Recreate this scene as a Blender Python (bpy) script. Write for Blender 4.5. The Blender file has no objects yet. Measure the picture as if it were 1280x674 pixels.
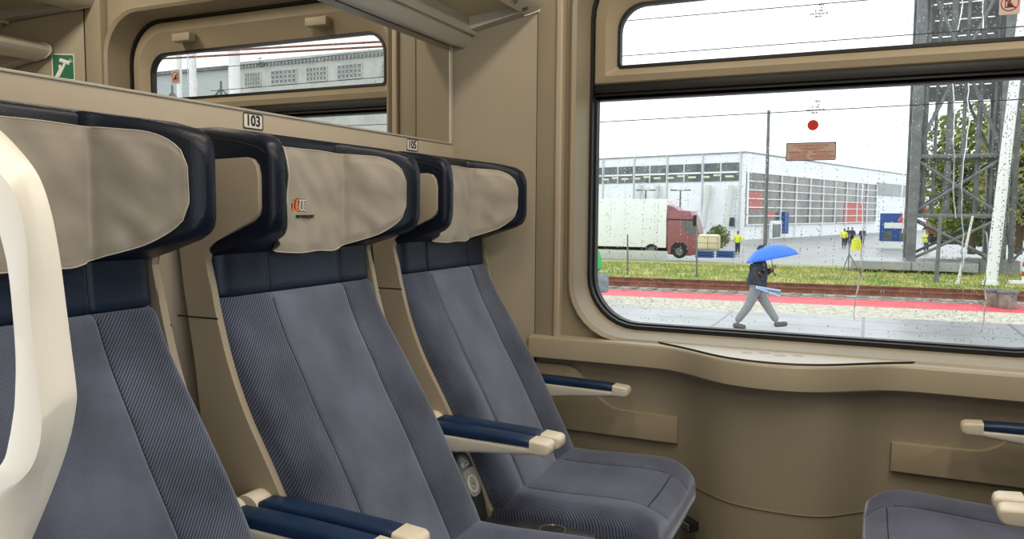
import bpy, bmesh, math, random
from mathutils import Vector, Matrix, noise
random.seed(7)
PI = math.pi
scene = bpy.context.scene
COL = scene.collection

# ------------------------------------------------------------------ materials
def mat(name, col, rough=.5, metal=0., spec=.5, noise_amt=0., noise_scale=20., bump=0., bump_scale=200., sheen=0., coat=0.):
    m = bpy.data.materials.new(name); m.use_nodes = True
    nt = m.node_tree; b = nt.nodes['Principled BSDF']
    b.inputs['Base Color'].default_value = (*col, 1)
    b.inputs['Roughness'].default_value = rough
    b.inputs['Metallic'].default_value = metal
    b.inputs['Specular IOR Level'].default_value = spec
    b.inputs['Sheen Weight'].default_value = sheen
    b.inputs['Coat Weight'].default_value = coat
    tc = nt.nodes.new('ShaderNodeTexCoord')
    if noise_amt:
        n = nt.nodes.new('ShaderNodeTexNoise'); n.inputs['Scale'].default_value = noise_scale
        n.inputs['Detail'].default_value = 5
        nt.links.new(tc.outputs['Object'], n.inputs['Vector'])
        r = nt.nodes.new('ShaderNodeValToRGB')
        r.color_ramp.elements[0].position = .3; r.color_ramp.elements[1].position = .7
        r.color_ramp.elements[0].color = (*[c*(1-noise_amt) for c in col], 1)
        r.color_ramp.elements[1].color = (*[min(1, c*(1+noise_amt)) for c in col], 1)
        nt.links.new(n.outputs['Fac'], r.inputs['Fac']); nt.links.new(r.outputs['Color'], b.inputs['Base Color'])
    if bump:
        n2 = nt.nodes.new('ShaderNodeTexNoise'); n2.inputs['Scale'].default_value = bump_scale
        n2.inputs['Detail'].default_value = 3
        nt.links.new(tc.outputs['Object'], n2.inputs['Vector'])
        bp = nt.nodes.new('ShaderNodeBump'); bp.inputs['Strength'].default_value = bump; bp.inputs['Distance'].default_value = .002
        nt.links.new(n2.outputs['Fac'], bp.inputs['Height']); nt.links.new(bp.outputs['Normal'], b.inputs['Normal'])
    return m

def emis(name, col, s):
    m = mat(name, col, .6); b = m.node_tree.nodes['Principled BSDF']
    b.inputs['Emission Color'].default_value = (*col, 1); b.inputs['Emission Strength'].default_value = s
    return m

def ribbed(name, ca, cb, axes, scale, sheen=.6):
    """twill velour: fine diagonal ribs"""
    m = mat(name, ca, .85, sheen=sheen); nt = m.node_tree; b = nt.nodes['Principled BSDF']
    b.inputs['Sheen Roughness'].default_value = .42; b.inputs['Sheen Tint'].default_value = (.72, .80, 1, 1)
    b.inputs['Specular IOR Level'].default_value = .2
    tc = nt.nodes.new('ShaderNodeTexCoord'); mp = nt.nodes.new('ShaderNodeMapping')
    mp.inputs['Rotation'].default_value = axes
    nt.links.new(tc.outputs['Object'], mp.inputs['Vector'])
    w = nt.nodes.new('ShaderNodeTexWave'); w.wave_type = 'BANDS'; w.bands_direction = 'Y'
    w.inputs['Scale'].default_value = scale; w.inputs['Distortion'].default_value = 0; w.inputs['Detail'].default_value = 1
    w.inputs['Detail Scale'].default_value = 3
    nt.links.new(mp.outputs['Vector'], w.inputs['Vector'])
    n = nt.nodes.new('ShaderNodeTexNoise'); n.inputs['Scale'].default_value = 5.5; n.inputs['Detail'].default_value = 7
    nt.links.new(tc.outputs['Object'], n.inputs['Vector'])
    mx = nt.nodes.new('ShaderNodeMix'); mx.data_type = 'RGBA'
    mx.inputs[6].default_value = (*ca, 1); mx.inputs[7].default_value = (*cb, 1)
    nt.links.new(w.outputs['Fac'], mx.inputs[0])
    r = nt.nodes.new('ShaderNodeMapRange'); r.inputs['From Min'].default_value = .3; r.inputs['From Max'].default_value = .7
    r.inputs['To Min'].default_value = .6; r.inputs['To Max'].default_value = 1.55
    nt.links.new(n.outputs['Fac'], r.inputs['Value'])
    h = nt.nodes.new('ShaderNodeHueSaturation'); nt.links.new(mx.outputs[2], h.inputs['Color']); nt.links.new(r.outputs['Result'], h.inputs['Value'])
    nt.links.new(h.outputs['Color'], b.inputs['Base Color'])
    bp = nt.nodes.new('ShaderNodeBump'); bp.inputs['Strength'].default_value = .35; bp.inputs['Distance'].default_value = .002
    nt.links.new(w.outputs['Fac'], bp.inputs['Height']); nt.links.new(bp.outputs['Normal'], b.inputs['Normal'])
    return m

BEIGE = mat('beige_plastic', (.38, .32, .225), .42, noise_amt=.04, noise_scale=6, bump=.06, bump_scale=500)
WALLB = mat('wall_beige', (.335, .288, .208), .45, noise_amt=.05, noise_scale=4, bump=.08, bump_scale=400)
PARTB = mat('partition_beige', (.51, .44, .345), .5, noise_amt=.04, noise_scale=4, bump=.08, bump_scale=400)
TRIMB = mat('light_beige_trim', (.50, .42, .31), .4)
SHELL = mat('shell_beige', (.37, .315, .235), .42, noise_amt=.05, noise_scale=5, bump=.05, bump_scale=500)
ARMB = mat('armrest_cream', (.56, .53, .46), .38, noise_amt=.05, noise_scale=15)
CAPB = mat('armrest_cap_cream', (.66, .60, .49), .32, noise_amt=.05, noise_scale=20)
HANDLE = mat('handle_white', (.72, .68, .60), .35, noise_amt=.03, noise_scale=10)
BLACK = mat('black_rubber', (.008, .008, .01), .45)
DARK = mat('dark_gap', (.012, .011, .010), .7)
LEATHER = mat('navy_leather', (.004, .008, .020), .36, spec=.32, noise_amt=.15, noise_scale=12, bump=.25, bump_scale=260)
LEATHERB = mat('blue_leather', (.007, .026, .075), .36, spec=.4, noise_amt=.15, noise_scale=14, bump=.25, bump_scale=300)
LEATHERN = mat('slate_leather', (.008, .018, .042), .42, spec=.35, noise_amt=.15, noise_scale=12, bump=.25, bump_scale=260)
STITCH = mat('stitch_thread', (.012, .014, .022), .8)
CLOTH = mat('grey_beige_cloth', (.34, .305, .255), .34, noise_amt=.05, noise_scale=8, bump=.15, bump_scale=700, sheen=.3)
COVSEAM = mat('cover_seam', (.20, .175, .14), .7)
HEM = mat('cloth_hem', (.52, .47, .40), .6)
FAB = ribbed('ribbed_blue_grey_velour', (.020, .026, .046), (.105, .120, .170), (.55, 0, .6), 68, .55)
FABP = ribbed('ribbed_seat_velour', (.032, .040, .070), (.125, .142, .210), (.3, .5, .7), 68, .75)
FABC = ribbed('worn_centre_velour', (.058, .070, .105), (.122, .140, .195), (.55, 0, .6), 110, .75)
CENTER = mat('plain_velour', (.135, .145, .195), .8, spec=.2, noise_amt=.22, noise_scale=7, bump=.3, bump_scale=500, sheen=.6)
ALU = mat('aluminium', (.62, .59, .53), .35, metal=.4, noise_amt=.03)
GREYM = mat('grey_rack_metal', (.48, .455, .41), .42, metal=.2)
KHAKI = mat('khaki_shelf_panel', (.52, .46, .29), .5)
TRAY = mat('dark_grey_console', (.035, .037, .036), .32, noise_amt=.1, noise_scale=30)
SILVER = mat('silver_plastic', (.55, .55, .54), .28, metal=.5)
PAPER = mat('white_sticker', (.75, .75, .72), .5)
INK = mat('black_ink', (.01, .01, .012), .5)
ORANGE = mat('orange_ink', (.85, .16, .02), .5)
GREENS = mat('green_sign', (.0, .13, .055), .5)
REDS = mat('red_sign', (.55, .02, .02), .5)
TAUPE = mat('taupe_label', (.55, .43, .38), .5)
FLOORM = mat('grey_floor', (.10, .09, .08), .6, noise_amt=.2, noise_scale=40)
CEILM = mat('ceiling_cream', (.55, .49, .38), .6)
MIRROR = mat('mirror', (.80, .79, .76), .0, metal=1)
LAMP = emis('ceiling_lamp', (1, .86, .64), 3.0)

def glass_mat(name, tint, refl):
    m = bpy.data.materials.new(name); m.use_nodes = True; nt = m.node_tree; nt.nodes.clear()
    o = nt.nodes.new('ShaderNodeOutputMaterial'); t = nt.nodes.new('ShaderNodeBsdfTransparent'); g = nt.nodes.new('ShaderNodeBsdfGlossy')
    t.inputs['Color'].default_value = (*tint, 1); g.inputs['Roughness'].default_value = .02
    f = nt.nodes.new('ShaderNodeFresnel'); f.inputs['IOR'].default_value = refl
    mx = nt.nodes.new('ShaderNodeMixShader'); nt.links.new(f.outputs[0], mx.inputs[0]); nt.links.new(t.outputs[0], mx.inputs[1]); nt.links.new(g.outputs[0], mx.inputs[2])
    nt.links.new(mx.outputs[0], o.inputs[0]); return m
GLASS = glass_mat('window_glass', (.93, .95, .95), 1.2)
DOORGLASS = glass_mat('door_glass', (.95, .97, .96), 1.2)
m = bpy.data.materials.new('rain_water'); m.use_nodes = True
b = m.node_tree.nodes['Principled BSDF']; b.inputs['Transmission Weight'].default_value = 1; b.inputs['IOR'].default_value = 1.33; b.inputs['Roughness'].default_value = .0
WATER = m

# ------------------------------------------------------------------ helpers
def kids(o): return [c for c in bpy.data.objects if c.parent == o]
def tag(o, label=None, cat=None, group=None, kind=None):
    if label: o['label'] = label
    if cat: o['category'] = cat
    if group: o['group'] = group
    if kind: o['kind'] = kind
    return o
def thing(name, label, cat, loc=(0, 0, 0), rotz=0., group=None):
    o = bpy.data.objects.new(name, None); COL.objects.link(o); o.location = loc; o.rotation_euler = (0, 0, rotz)
    o.empty_display_size = .05
    return tag(o, label, cat, group)
def obj(name, bm, m, parent=None, smooth=True, angle=35):
    bmesh.ops.recalc_face_normals(bm, faces=bm.faces[:])
    me = bpy.data.meshes.new(name); bm.to_mesh(me); bm.free()
    for mm in (m if isinstance(m, (list, tuple)) else [m]): me.materials.append(mm)
    if smooth:
        for p in me.polygons: p.use_smooth = True
        me.set_sharp_from_angle(angle=math.radians(angle))
    o = bpy.data.objects.new(name, me); COL.objects.link(o)
    if parent: o.parent = parent
    return o
def struct(name, bm, m, parent=None, **k):
    o = obj(name, bm, m, parent, **k)
    if not parent: o['kind'] = 'structure'
    return o
def copy_tree(o, parent=None):
    c = o.copy(); COL.objects.link(c); c.parent = parent
    for ch in kids(o): copy_tree(ch, c)
    return c
NB = bmesh.new
def box(bm, x0, x1, y0, y1, z0, z1, bev=0., seg=2, M=None, mi=0):
    vs = [bm.verts.new((x, y, z)) for x in (x0, x1) for y in (y0, y1) for z in (z0, z1)]
    fs = [bm.faces.new([vs[i] for i in q]) for q in ((0,1,3,2),(4,6,7,5),(0,4,5,1),(2,3,7,6),(0,2,6,4),(1,5,7,3))]
    for f in fs: f.material_index = mi
    if bev:
        es = list({e for f in fs for e in f.edges})
        r = bmesh.ops.bevel(bm, geom=es, offset=bev, segments=seg, profile=.6, affect='EDGES')
        vs = list({v for f in r['faces'] for v in f.verts} | {v for v in vs if v.is_valid})
    if M is not None: bmesh.ops.transform(bm, matrix=M, verts=vs)
    return vs
def loft(bm, rings, cap=True, closed=True, mi=0):
    R = [[bm.verts.new(p) for p in r] for r in rings]; n = len(R[0])
    for a, b in zip(R, R[1:]):
        for i in range(n if closed else n-1):
            j = (i+1) % n
            f = bm.faces.new((a[i], a[j], b[j], b[i])); f.material_index = mi
    if cap and closed:
        f = bm.faces.new(R[0][::-1]); f.material_index = mi
        f = bm.faces.new(R[-1]); f.material_index = mi
    return R
def rrect(a0, a1, b0, b1, r, n=5):
    """closed rounded-rectangle outline; r scalar or per-corner (a0b0, a1b0, a1b1, a0b1)"""
    if not isinstance(r, (list, tuple)): r = [r]*4
    m = min(a1-a0, b1-b0)/2; r = [max(1e-5, min(q, m*.999)) for q in r]
    out = []
    for (cx, cy, t0, q) in ((a0+r[0], b0+r[0], PI, r[0]), (a1-r[1], b0+r[1], 1.5*PI, r[1]), (a1-r[2], b1-r[2], 0, r[2]), (a0+r[3], b1-r[3], .5*PI, r[3])):
        for i in range(n+1):
            t = t0 + i/n*PI/2; out.append((cx+q*math.cos(t), cy+q*math.sin(t)))
    return out
def prism(bm, outline, axis, d0, d1, bev=0., seg=2, mi=0):
    """outline 2D extruded along axis ('x','y','z'); 2D coords are the two other axes in order"""
    def P(a, b, d): return {'x': (d, a, b), 'y': (a, d, b), 'z': (a, b, d)}[axis]
    A = [bm.verts.new(P(a, b, d0)) for a, b in outline]; B = [bm.verts.new(P(a, b, d1)) for a, b in outline]; n = len(A)
    fs = [bm.faces.new((A[i], A[(i+1) % n], B[(i+1) % n], B[i])) for i in range(n)]
    c0 = bm.faces.new(A[::-1]); c1 = bm.faces.new(B)
    for f in fs+[c0, c1]: f.material_index = mi
    if bev:
        es = list(c0.edges)+list(c1.edges)
        bmesh.ops.bevel(bm, geom=es, offset=bev, segments=seg, profile=.6, affect='EDGES')
def tube(bm, pts, r, n=8, cap=True, mi=0, closed=False):
    pts = [Vector(p) for p in pts]; rings = []
    rs = r if isinstance(r, (list, tuple)) else [r]*len(pts)
    up = None
    for i, p in enumerate(pts):
        if closed: d = (pts[(i+1) % len(pts)]-pts[i-1])
        else: d = (pts[min(i+1, len(pts)-1)]-pts[max(i-1, 0)])
        d.normalize()
        if up is None:
            up = Vector((0, 0, 1)) if abs(d.z) < .9 else Vector((1, 0, 0))
        u = d.cross(up).normalized(); v = u.cross(d).normalized(); up = v
        rings.append([p+u*rs[i]*math.cos(2*PI*k/n)+v*rs[i]*math.sin(2*PI*k/n) for k in range(n)])
    if closed: rings.append(rings[0])
    loft(bm, rings, cap=cap and not closed, mi=mi)
def cyl(bm, c, r, h, axis='z', n=24, r2=None, mi=0):
    r2 = r if r2 is None else r2; rings = []
    for (d, q) in ((0, r), (h, r2)):
        ring = []
        for k in range(n):
            t = 2*PI*k/n; a, b = q*math.cos(t), q*math.sin(t)
            ring.append({'z': (c[0]+a, c[1]+b, c[2]+d), 'x': (c[0]+d, c[1]+a, c[2]+b), 'y': (c[0]+a, c[1]+d, c[2]+b)}[axis])
        rings.append(ring)
    loft(bm, rings, mi=mi)
def interp(tab, x):
    if x <= tab[0][0]: return tab[0][1]
    for (a, b), (c, d) in zip(tab, tab[1:]):
        if x <= c: return b+(d-b)*(x-a)/(c-a)
    return tab[-1][1]
def sm(t): t = max(0, min(1, t)); return t*t*(3-2*t)
def text(name, s, size, m, parent, M, depth=.0006, align='CENTER', space=1.0, sx=1.0, bold=0.0):
    """real lettering as mesh; M places the text's XY plane"""
    cu = bpy.data.curves.new(name, 'FONT'); cu.body = s; cu.size = size; cu.extrude = depth; cu.align_x = align; cu.align_y = 'CENTER'
    cu.space_character = space; cu.offset = bold; cu.resolution_u = 3
    o = bpy.data.objects.new(name, cu); COL.objects.link(o)
    bpy.context.view_layer.update()
    dg = bpy.context.evaluated_depsgraph_get()
    me = bpy.data.meshes.new_from_object(o.evaluated_get(dg)); bpy.data.objects.remove(o)
    me.transform(M @ Matrix.Diagonal((sx, 1, 1, 1)))
    me.materials.clear(); me.materials.append(m)
    me.name = name
    t = bpy.data.objects.new(name, me); COL.objects.link(t)
    if parent: t.parent = parent
    return t
def frame(o, ex, ey):
    ex = Vector(ex).normalized(); ey = Vector(ey).normalized(); ez = ex.cross(ey)
    M = Matrix((ex, ey, ez)).transposed().to_4x4(); M.translation = Vector(o); return M

# ------------------------------------------------------------------ camera (computed from the photo's vanishing points)
F, CX, CY, EYE = 970., 640., 337., 1.20
def _ray(px, py): return Vector((px-CX, -(py-CY), -F))
_vy = _ray(1085, 266).normalized(); _vx = (-_ray(-1480, 247)).normalized()
_vz = _vx.cross(_vy).normalized(); _vx = _vy.cross(_vz)
RW = Matrix((_vx, _vy, _vz))
def at(px, py, y=None, z=None):
    d = RW @ _ray(px, py)
    t = y/d.y if y is not None else (z-EYE)/d.z
    return Vector((0, 0, EYE)) + d*t
cam = bpy.data.cameras.new('camera'); co = bpy.data.objects.new('camera', cam); COL.objects.link(co)
cam.sensor_width = 36; cam.lens = F/1280*36; cam.clip_start = .02; cam.clip_end = 2000
Mc = RW.to_4x4(); Mc.translation = (0, 0, EYE); co.matrix_world = Mc
scene.camera = co

# ------------------------------------------------------------------ ROOM SHELL
XL, XR, YC, YS = -1.21, 1.02, 2.19, 2.345      # partition planes, corner y, wall y
ZC = 2.38
bm = NB(); box(bm, -1.4, 1.2, -1.3, 2.6, -.06, 0); struct('floor', bm, FLOORM)
bm = NB(); box(bm, -1.4, 1.2, -1.3, 2.6, ZC, ZC+.05); struct('ceiling', bm, CEILM)
# partitions
bm = NB(); box(bm, -1.26, XL, .30, 2.42, 0, 1.405); box(bm, -1.26, XL-.012, .30, 2.42, 1.405, ZC)
struct('wall_left', bm, PARTB, smooth=False)
bm = NB(); box(bm, XR, 1.07, .30, 2.42, 0, ZC); struct('wall_right', bm, PARTB, smooth=False)
# wall towards the corridor with the doorway
bm = NB(); box(bm, -1.26, -.66, .345, .375, 0, ZC); box(bm, .66, 1.07, .345, .375, 0, ZC); box(bm, -.66, .66, .345, .375, 2.08, ZC)
struct('wall_corridor_side', bm, WALLB, smooth=False)
bm = NB(); box(bm, -1.4, 1.2, -1.3, -1.25, 0, ZC); struct('wall_back', bm, WALLB, smooth=False)

# window wall: upper part with the rounded opening
OX0, OX1, OZ0, OZ1 = -.842, .548, .815, 2.0
def oring(x0, x1, z0, z1, y, rt, rb, n=8): return [(a, y, b) for a, b in rrect(x0, x1, z0, z1, (rb, rb, rt, rt), n)]
bm = NB()
ring0 = oring(OX0-.045, OX1+.045, OZ0-.035, OZ1+.045, 2.37, .2, .19)
cxm, czm = (OX0+OX1)/2, 1.4
rect = []
X0, X1, Z0, Z1 = -1.0, .73, .74, ZC
for (x, y, z) in ring0:
    dx, dz = x-cxm, z-czm
    s = min((X1-cxm)/dx if dx > 1e-6 else 1e9, (X0-cxm)/dx if dx < -1e-6 else 1e9, (Z1-czm)/dz if dz > 1e-6 else 1e9, (Z0-czm)/dz if dz < -1e-6 else 1e9)
    rect.append((cxm+dx*s, 2.37, czm+dz*s))
# make sure the corners are covered
rings = [rect, ring0,
         oring(OX0-.036, OX1+.036, OZ0-.030, OZ1+.036, 2.350, .19, .185),
         oring(OX0-.026, OX1+.026, OZ0-.026, OZ1+.026, 2.343, .185, .18),
         oring(OX0-.014, OX1+.014, OZ0-.016, OZ1+.014, 2.352, .18, .175),
         oring(OX0-.004, OX1+.004, OZ0-.004, OZ1+.004, 2.44, .18, .17),
         oring(OX0, OX1, OZ0, OZ1, 2.472, .18, .17)]
loft(bm, rings, cap=False)
for (x0, x1, z0, z1) in ((-1.3, -.985, .0, ZC), (.715, 1.2, .0, ZC)): box(bm, x0, x1, 2.40, 2.42, z0, z1)
box(bm, -1.3, 1.2, 2.371, 2.39, ZC-.30, ZC); box(bm, -1.02, .74, 2.371, 2.39, 1.9, ZC) if False else None
struct('wall_window_side', bm, WALLB, angle=40)
# corner fillers of the ring plane
bm = NB()
for sx, xa in ((-1, -1.0), (1, .73)):
    for zz in ((1.9, ZC), (.62, .9)):
        box(bm, min(xa, xa-sx*.11), max(xa, xa-sx*.11), 2.3715, 2.385, zz[0], zz[1])
box(bm, -1.0, .73, 2.3715, 2.385, 2.10, ZC)
struct('trim_1', bm, WALLB, smooth=False)
# slanted corner panels, with seam and vertical strip
def corner(name, pts, strip_x, sgn):
    bm = NB()
    loft(bm, [[(x, y, 0), (x, y, ZC)] for x, y in pts], cap=False, closed=False)
    struct(name, bm, WALLB, angle=50)
corner('trim_2', [(-1.215, 2.19), (-1.20, 2.197), (-1.10, 2.262), (-1.03, 2.312), (-.995, 2.334), (-.986, 2.340)], 0, 1)
corner('trim_3', [(1.025, 2.10), (1.0, 2.125), (.80, 2.255), (.70, 2.315), (.675, 2.33)], 0, -1)
bm = NB(); box(bm, -.984, -.916, 2.338, 2.372, .715, ZC, .003); struct('trim_4', bm, WALLB)
bm = NB(); box(bm, -.916, -.894, 2.325, 2.372, .725, ZC, .006, 3); struct('trim_5', bm, TRIMB)
bm = NB(); box(bm, .575, .672, 2.332, 2.372, .715, ZC, .004); struct('trim_6', bm, WALLB)
bm = NB(); box(bm, -.989, -.983, 2.341, 2.36, .3, ZC); box(bm, .672, .677, 2.333, 2.35, .3, ZC); struct('trim_7', bm, DARK, smooth=False)

# window 1: gasket, sash, panes
win = thing('window_1', None, None); win['kind'] = 'structure'
GY = 2.472
def ringframe(bm, o, i, y0, y1, ro, ri, n=8):
    """frame between outer (x0,x1,z0,z1) and inner outline, thickness y0..y1"""
    A = oring(*o, y0, ro[0], ro[1], n); B = oring(*o, y1, ro[0], ro[1], n); C = oring(*i, y1, ri[0], ri[1], n); D = oring(*i, y0, ri[0], ri[1], n)
    loft(bm, [A, B, C, D, A], cap=False)
bm = NB(); ringframe(bm, (OX0-.003, OX1+.003, OZ0-.003, OZ1+.003), (OX0+.008, OX1-.008, OZ0+.011, OZ1-.008), 2.452, 2.52, (.18, .17), (.172, .16))
obj('rubber_gasket', bm, BLACK, win, angle=50)
# upper beige sash
SX0, SX1, SZ0, SZ1 = OX0+.008, OX1-.008, 1.612, OZ1-.008
UX0, UX1, UZ0, UZ1 = -.762, .463, 1.664, 1.868
bm = NB()
S = [oring(SX0, SX1, SZ0, SZ1, 2.51, .172, .004), oring(SX0, SX1, SZ0, SZ1, 2.468, .172, .004), oring(SX0+.004, SX1-.004, SZ0+.004, SZ1-.004, 2.462, .168, .005),
     oring(SX0+.04, SX1-.04, SZ0+.024, SZ1-.045, 2.455, .15, .01), oring(SX0+.052, SX1-.052, SZ0+.032, SZ1-.065, 2.466, .13, .012), oring(UX0, UX1, UZ0, UZ1, 2.492, .085, .014), oring(UX0, UX1, UZ0, UZ1, 2.51, .085, .014)]
loft(bm, S, cap=False); obj('upper_sash', bm, BEIGE, win, angle=25)
bm = NB(); ringframe(bm, (UX0-.001, UX1+.001, UZ0-.001, UZ1+.001), (UX0+.008, UX1-.008, UZ0+.009, UZ1-.009), 2.486, 2.512, (.085, .014), (.08, .01)); obj('pane_seal', bm, BLACK, win)
bm = NB(); loft(bm, [oring(UX0+.004, UX1-.004, UZ0+.004, UZ1-.004, 2.498, .08, .012), oring(UX0+.004, UX1-.004, UZ0+.004, UZ1-.004, 2.504, .08, .012)]); obj('upper_pane', bm, GLASS, win)
bm = NB(); box(bm, SX0, SX1, 2.470, 2.52, 1.585, 1.613, .002); box(bm, SX0, SX1, 2.480, 2.52, 1.562, 1.586, .002)
obj('black_transom', bm, BLACK, win)
bm = NB(); ringframe(bm, (OX0+.006, OX1-.006, OZ0+.009, 1.575), (OX0+.014, OX1-.014, OZ0+.016, 1.566), 2.480, 2.512, (.004, .16), (.004, .153)); obj('lower_pane_seal', bm, BLACK, win)
bm = NB(); loft(bm, [oring(OX0+.008, OX1-.008, OZ0+.012, 1.58, 2.498, .01, .155), oring(OX0+.008, OX1-.008, OZ0+.012, 1.58, 2.504, .01, .155)]); obj('lower_pane', bm, GLASS, win)
for i, x in enumerate((-.485, .215)):
    bm = NB(); box(bm, x-.05, x+.05, 2.425, 2.462, 1.895, 1.928, .005); obj('sash_catch', bm, BEIGE, win)

# raindrops and water trails on the outside of the panes
bm = NB()
def drop(x, z, r, sz=1.0):
    prev = None; rings = []
    for (h, q) in ((0, 1.0), (.45, .8), (.62, .35)):
        rings.append([(x+r*q*math.cos(t*PI/3), 2.504+r*h, z+r*q*sz*math.sin(t*PI/3)) for t in range(6)])
    loft(bm, rings)
def dens(x): return .25+.9*sm((x-.05)/.2)+.5*sm((-.45-x)/.3)
n = 0
while n < 3600:
    x = random.uniform(OX0+.02, OX1-.02); z = random.uniform(.84, 1.56) if random.random() < .75 else random.uniform(1.68, 1.86)
    if (z > 1.6 and (x < UX0+.02 or x > UX1-.02)) or random.random() > dens(x): continue
    if z < 1.0 and (x < OX0+.16 or x > OX1-.16) and random.random() < .9: continue
    drop(x, z, random.choice((.0009, .0011, .0013, .0015, .0018)), random.uniform(1, 1.6)); n += 1
for k in range(40):      # columns of beads left behind by trickles
    x = random.choice((random.uniform(.12, .5), random.uniform(-.8, .1))); za = random.uniform(1.2, 1.55); zb = random.uniform(.9, 1.1)
    z = za
    while z > zb:
        drop(x, z, random.uniform(.0011, .0019), 1.5); z -= random.uniform(.006, .02); x += random.uniform(-.0012, .0012)
for x, za, zb in ((.238, 1.56, 1.02), (.2, 1.56, 1.18), (-.02, 1.3, .86), (.30, 1.15, .86), (.09, 1.45, 1.12), (.215, 1.86, 1.69), (.26, 1.86, 1.70)):
    pts = []; z = za; xx = x
    while z > zb: pts.append((xx, 2.505, z)); z -= .022; xx += random.uniform(-.004, .004)
    tube(bm, pts, .0018, 5)
o = obj('raindrops', bm, WATER); tag(o, 'raindrops and thin water trails on the outside of the big window', 'raindrops', kind='stuff')

# stickers and marks on the panes (facing the room)
def facing(x, z, y=2.4965): return frame((x, y, z), (1, 0, 0), (0, 0, 1))
t = thing('emergency_exit_label', 'taupe label with small red lettering on the lower window pane', 'label', (-.1625, 2.4965, 1.381))
bm = NB(); prism(bm, rrect(-.069, .069, -.026, .026, .004), 'y', -.0008, .001); obj('label_backing', bm, TAUPE, t)
bm = NB(); loftA = [(a, -.0006, b) for a, b in rrect(-.070, .070, -.027, .027, .004)]; loftB = [(a, -.0006, b) for a, b in rrect(-.068, .068, -.025, .025, .004)]
loftC = [(a, -.0014, b) for a, b in rrect(-.070, .070, -.027, .027, .004)]; loftD = [(a, -.0014, b) for a, b in rrect(-.068, .068, -.025, .025, .004)]
loft(bm, [loftA, loftC, loftD, loftB, loftA], cap=False); obj('label_border', bm, INK, t)
for s, x, z, h in (('WYJŚCIE BEZPIECZEŃSTWA', 0, .0175, .0078), ('W razie niebezpieczeństwa wybić szybę', 0, .0105, .0045), ('młotkiem bezpieczeństwa', 0, .006, .0045),
                   ('EMERGENCY EXIT', -.034, -.0015, .0068), ('break the glass with hammer', -.034, -.0075, .0042), ('ISSUE DE SECOURS', .034, -.0015, .0068), ('briser la vitre au marteau', .034, -.0075, .0042),
                   ('NOTAUSSTIEG', -.034, -.0145, .0068), ('Scheibe mit Hammer einschlagen', -.034, -.0205, .0040), ('АВАРИЙНЫЙ ВЫХОД', .034, -.0145, .0068), ('разбить стекло молотком', .034, -.0205, .0040)):
    text('lettering', s, h, REDS, t, frame((x, -.0012, z), (1, 0, 0), (0, 0, 1)), .0002)
bm = NB(); cyl(bm, (0, -.001, 0), .0155, .002, 'y', 28); o = obj('red_dot_sticker', bm, REDS); o.location = (-.159, 2.497, 1.459)
tag(o, 'round red sticker on the lower window pane above the taupe label', 'sticker')
for nm, z0, lab in (('lower', 1.511, 'small dark glass maker mark printed on lower pane above red dot'), ('upper', 1.791, 'small dark glass maker mark printed on the upper window pane')):
    t = thing('glass_marking', lab, 'marking', (-.154, 2.4965, z0))
    for s, x, z, h in (('953', .006, .017, .010), ('PL', .008, .008, .006), ('E1  AS2', .0, .001, .007), ('DVE 39, E01/25, E3', .0, -.008, .0065), ('43R-00', -.002, -.016, .0065)):
        text('lettering', s, h, INK, t, frame((x, 0, z), (1, 0, 0), (0, 0, 1)), .0002, bold=.0004)
# round prohibition sign in the upper right of the upper pane
t = thing('no_leaning_out_sticker', 'pink square sticker with red prohibition ring in corner of upper pane', 'sticker', (.325, 2.4965, 1.765))
bm = NB(); prism(bm, rrect(-.024, .024, -.03, .03, .003), 'y', -.0006, .001); obj('sticker_backing', bm, mat('pale_pink', (.60, .50, .46), .5), t)
bm = NB(); pts = [(.020*math.cos(2*PI*k/32), -.001, .020*math.sin(2*PI*k/32)) for k in range(32)]; tube(bm, pts, .0013, 6, closed=True)
tube(bm, [(-.014, -.0012, .014), (.014, -.0012, -.014)], .0016, 6); obj('red_ring', bm, REDS, t)
bm = NB(); box(bm, -.011, .009, -.001, 0, -.012, -.009); box(bm, -.011, -.009, -.001, 0, -.012, .008); cyl(bm, (-.001, -.001, .004), .004, .001, 'y', 14); box(bm, -.006, .006, -.001, 0, -.009, .0); obj('pictogram', bm, INK, t)

# lower wall panel with bulge, ledge table, pocket panels
LOWP = [(-1.21, 2.352), (-.62, 2.352), (-.54, 2.350), (-.49, 2.338), (-.44, 2.306), (-.39, 2.262), (-.34, 2.228), (-.29, 2.212), (-.23, 2.206), (-.17, 2.207), (-.11, 2.216), (-.07, 2.234), (-.03, 2.268), (.01, 2.308), (.05, 2.336), (.10, 2.350), (.18, 2.352), (1.05, 2.352)]
def smooth_poly(P, it=2):
    for _ in range(it):
        Q = [P[0]]
        for a, b in zip(P, P[1:]):
            Q += [(a[0]*.75+b[0]*.25, a[1]*.75+b[1]*.25), (a[0]*.25+b[0]*.75, a[1]*.25+b[1]*.75)]
        Q.append(P[-1]); P = Q
    return P
LOWS = smooth_poly(LOWP, 2)
bm = NB(); loft(bm, [[(x, y, z) for x, y in LOWS] for z in (.372, .376, .74)], cap=False, closed=False)
loft(bm, [[(x, y+.004, z) for x, y in LOWS] for z in (.0, .372)], cap=False, closed=False)
loft(bm, [[(x, y+d, .372) for x, y in LOWS] for d in (0, .004)], cap=False, closed=False)
struct('wall_lower_panel', bm, mat('lower_wall_taupe', (.335, .292, .215), .38, noise_amt=.05, noise_scale=4, bump=.08, bump_scale=400), angle=60)
bm = NB(); loft(bm, [[(x, y-.0008, z) for x, y in LOWS] for z in (.3715, .3745)], cap=False, closed=False); struct('baseboard_window', bm, TRIMB)
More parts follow.
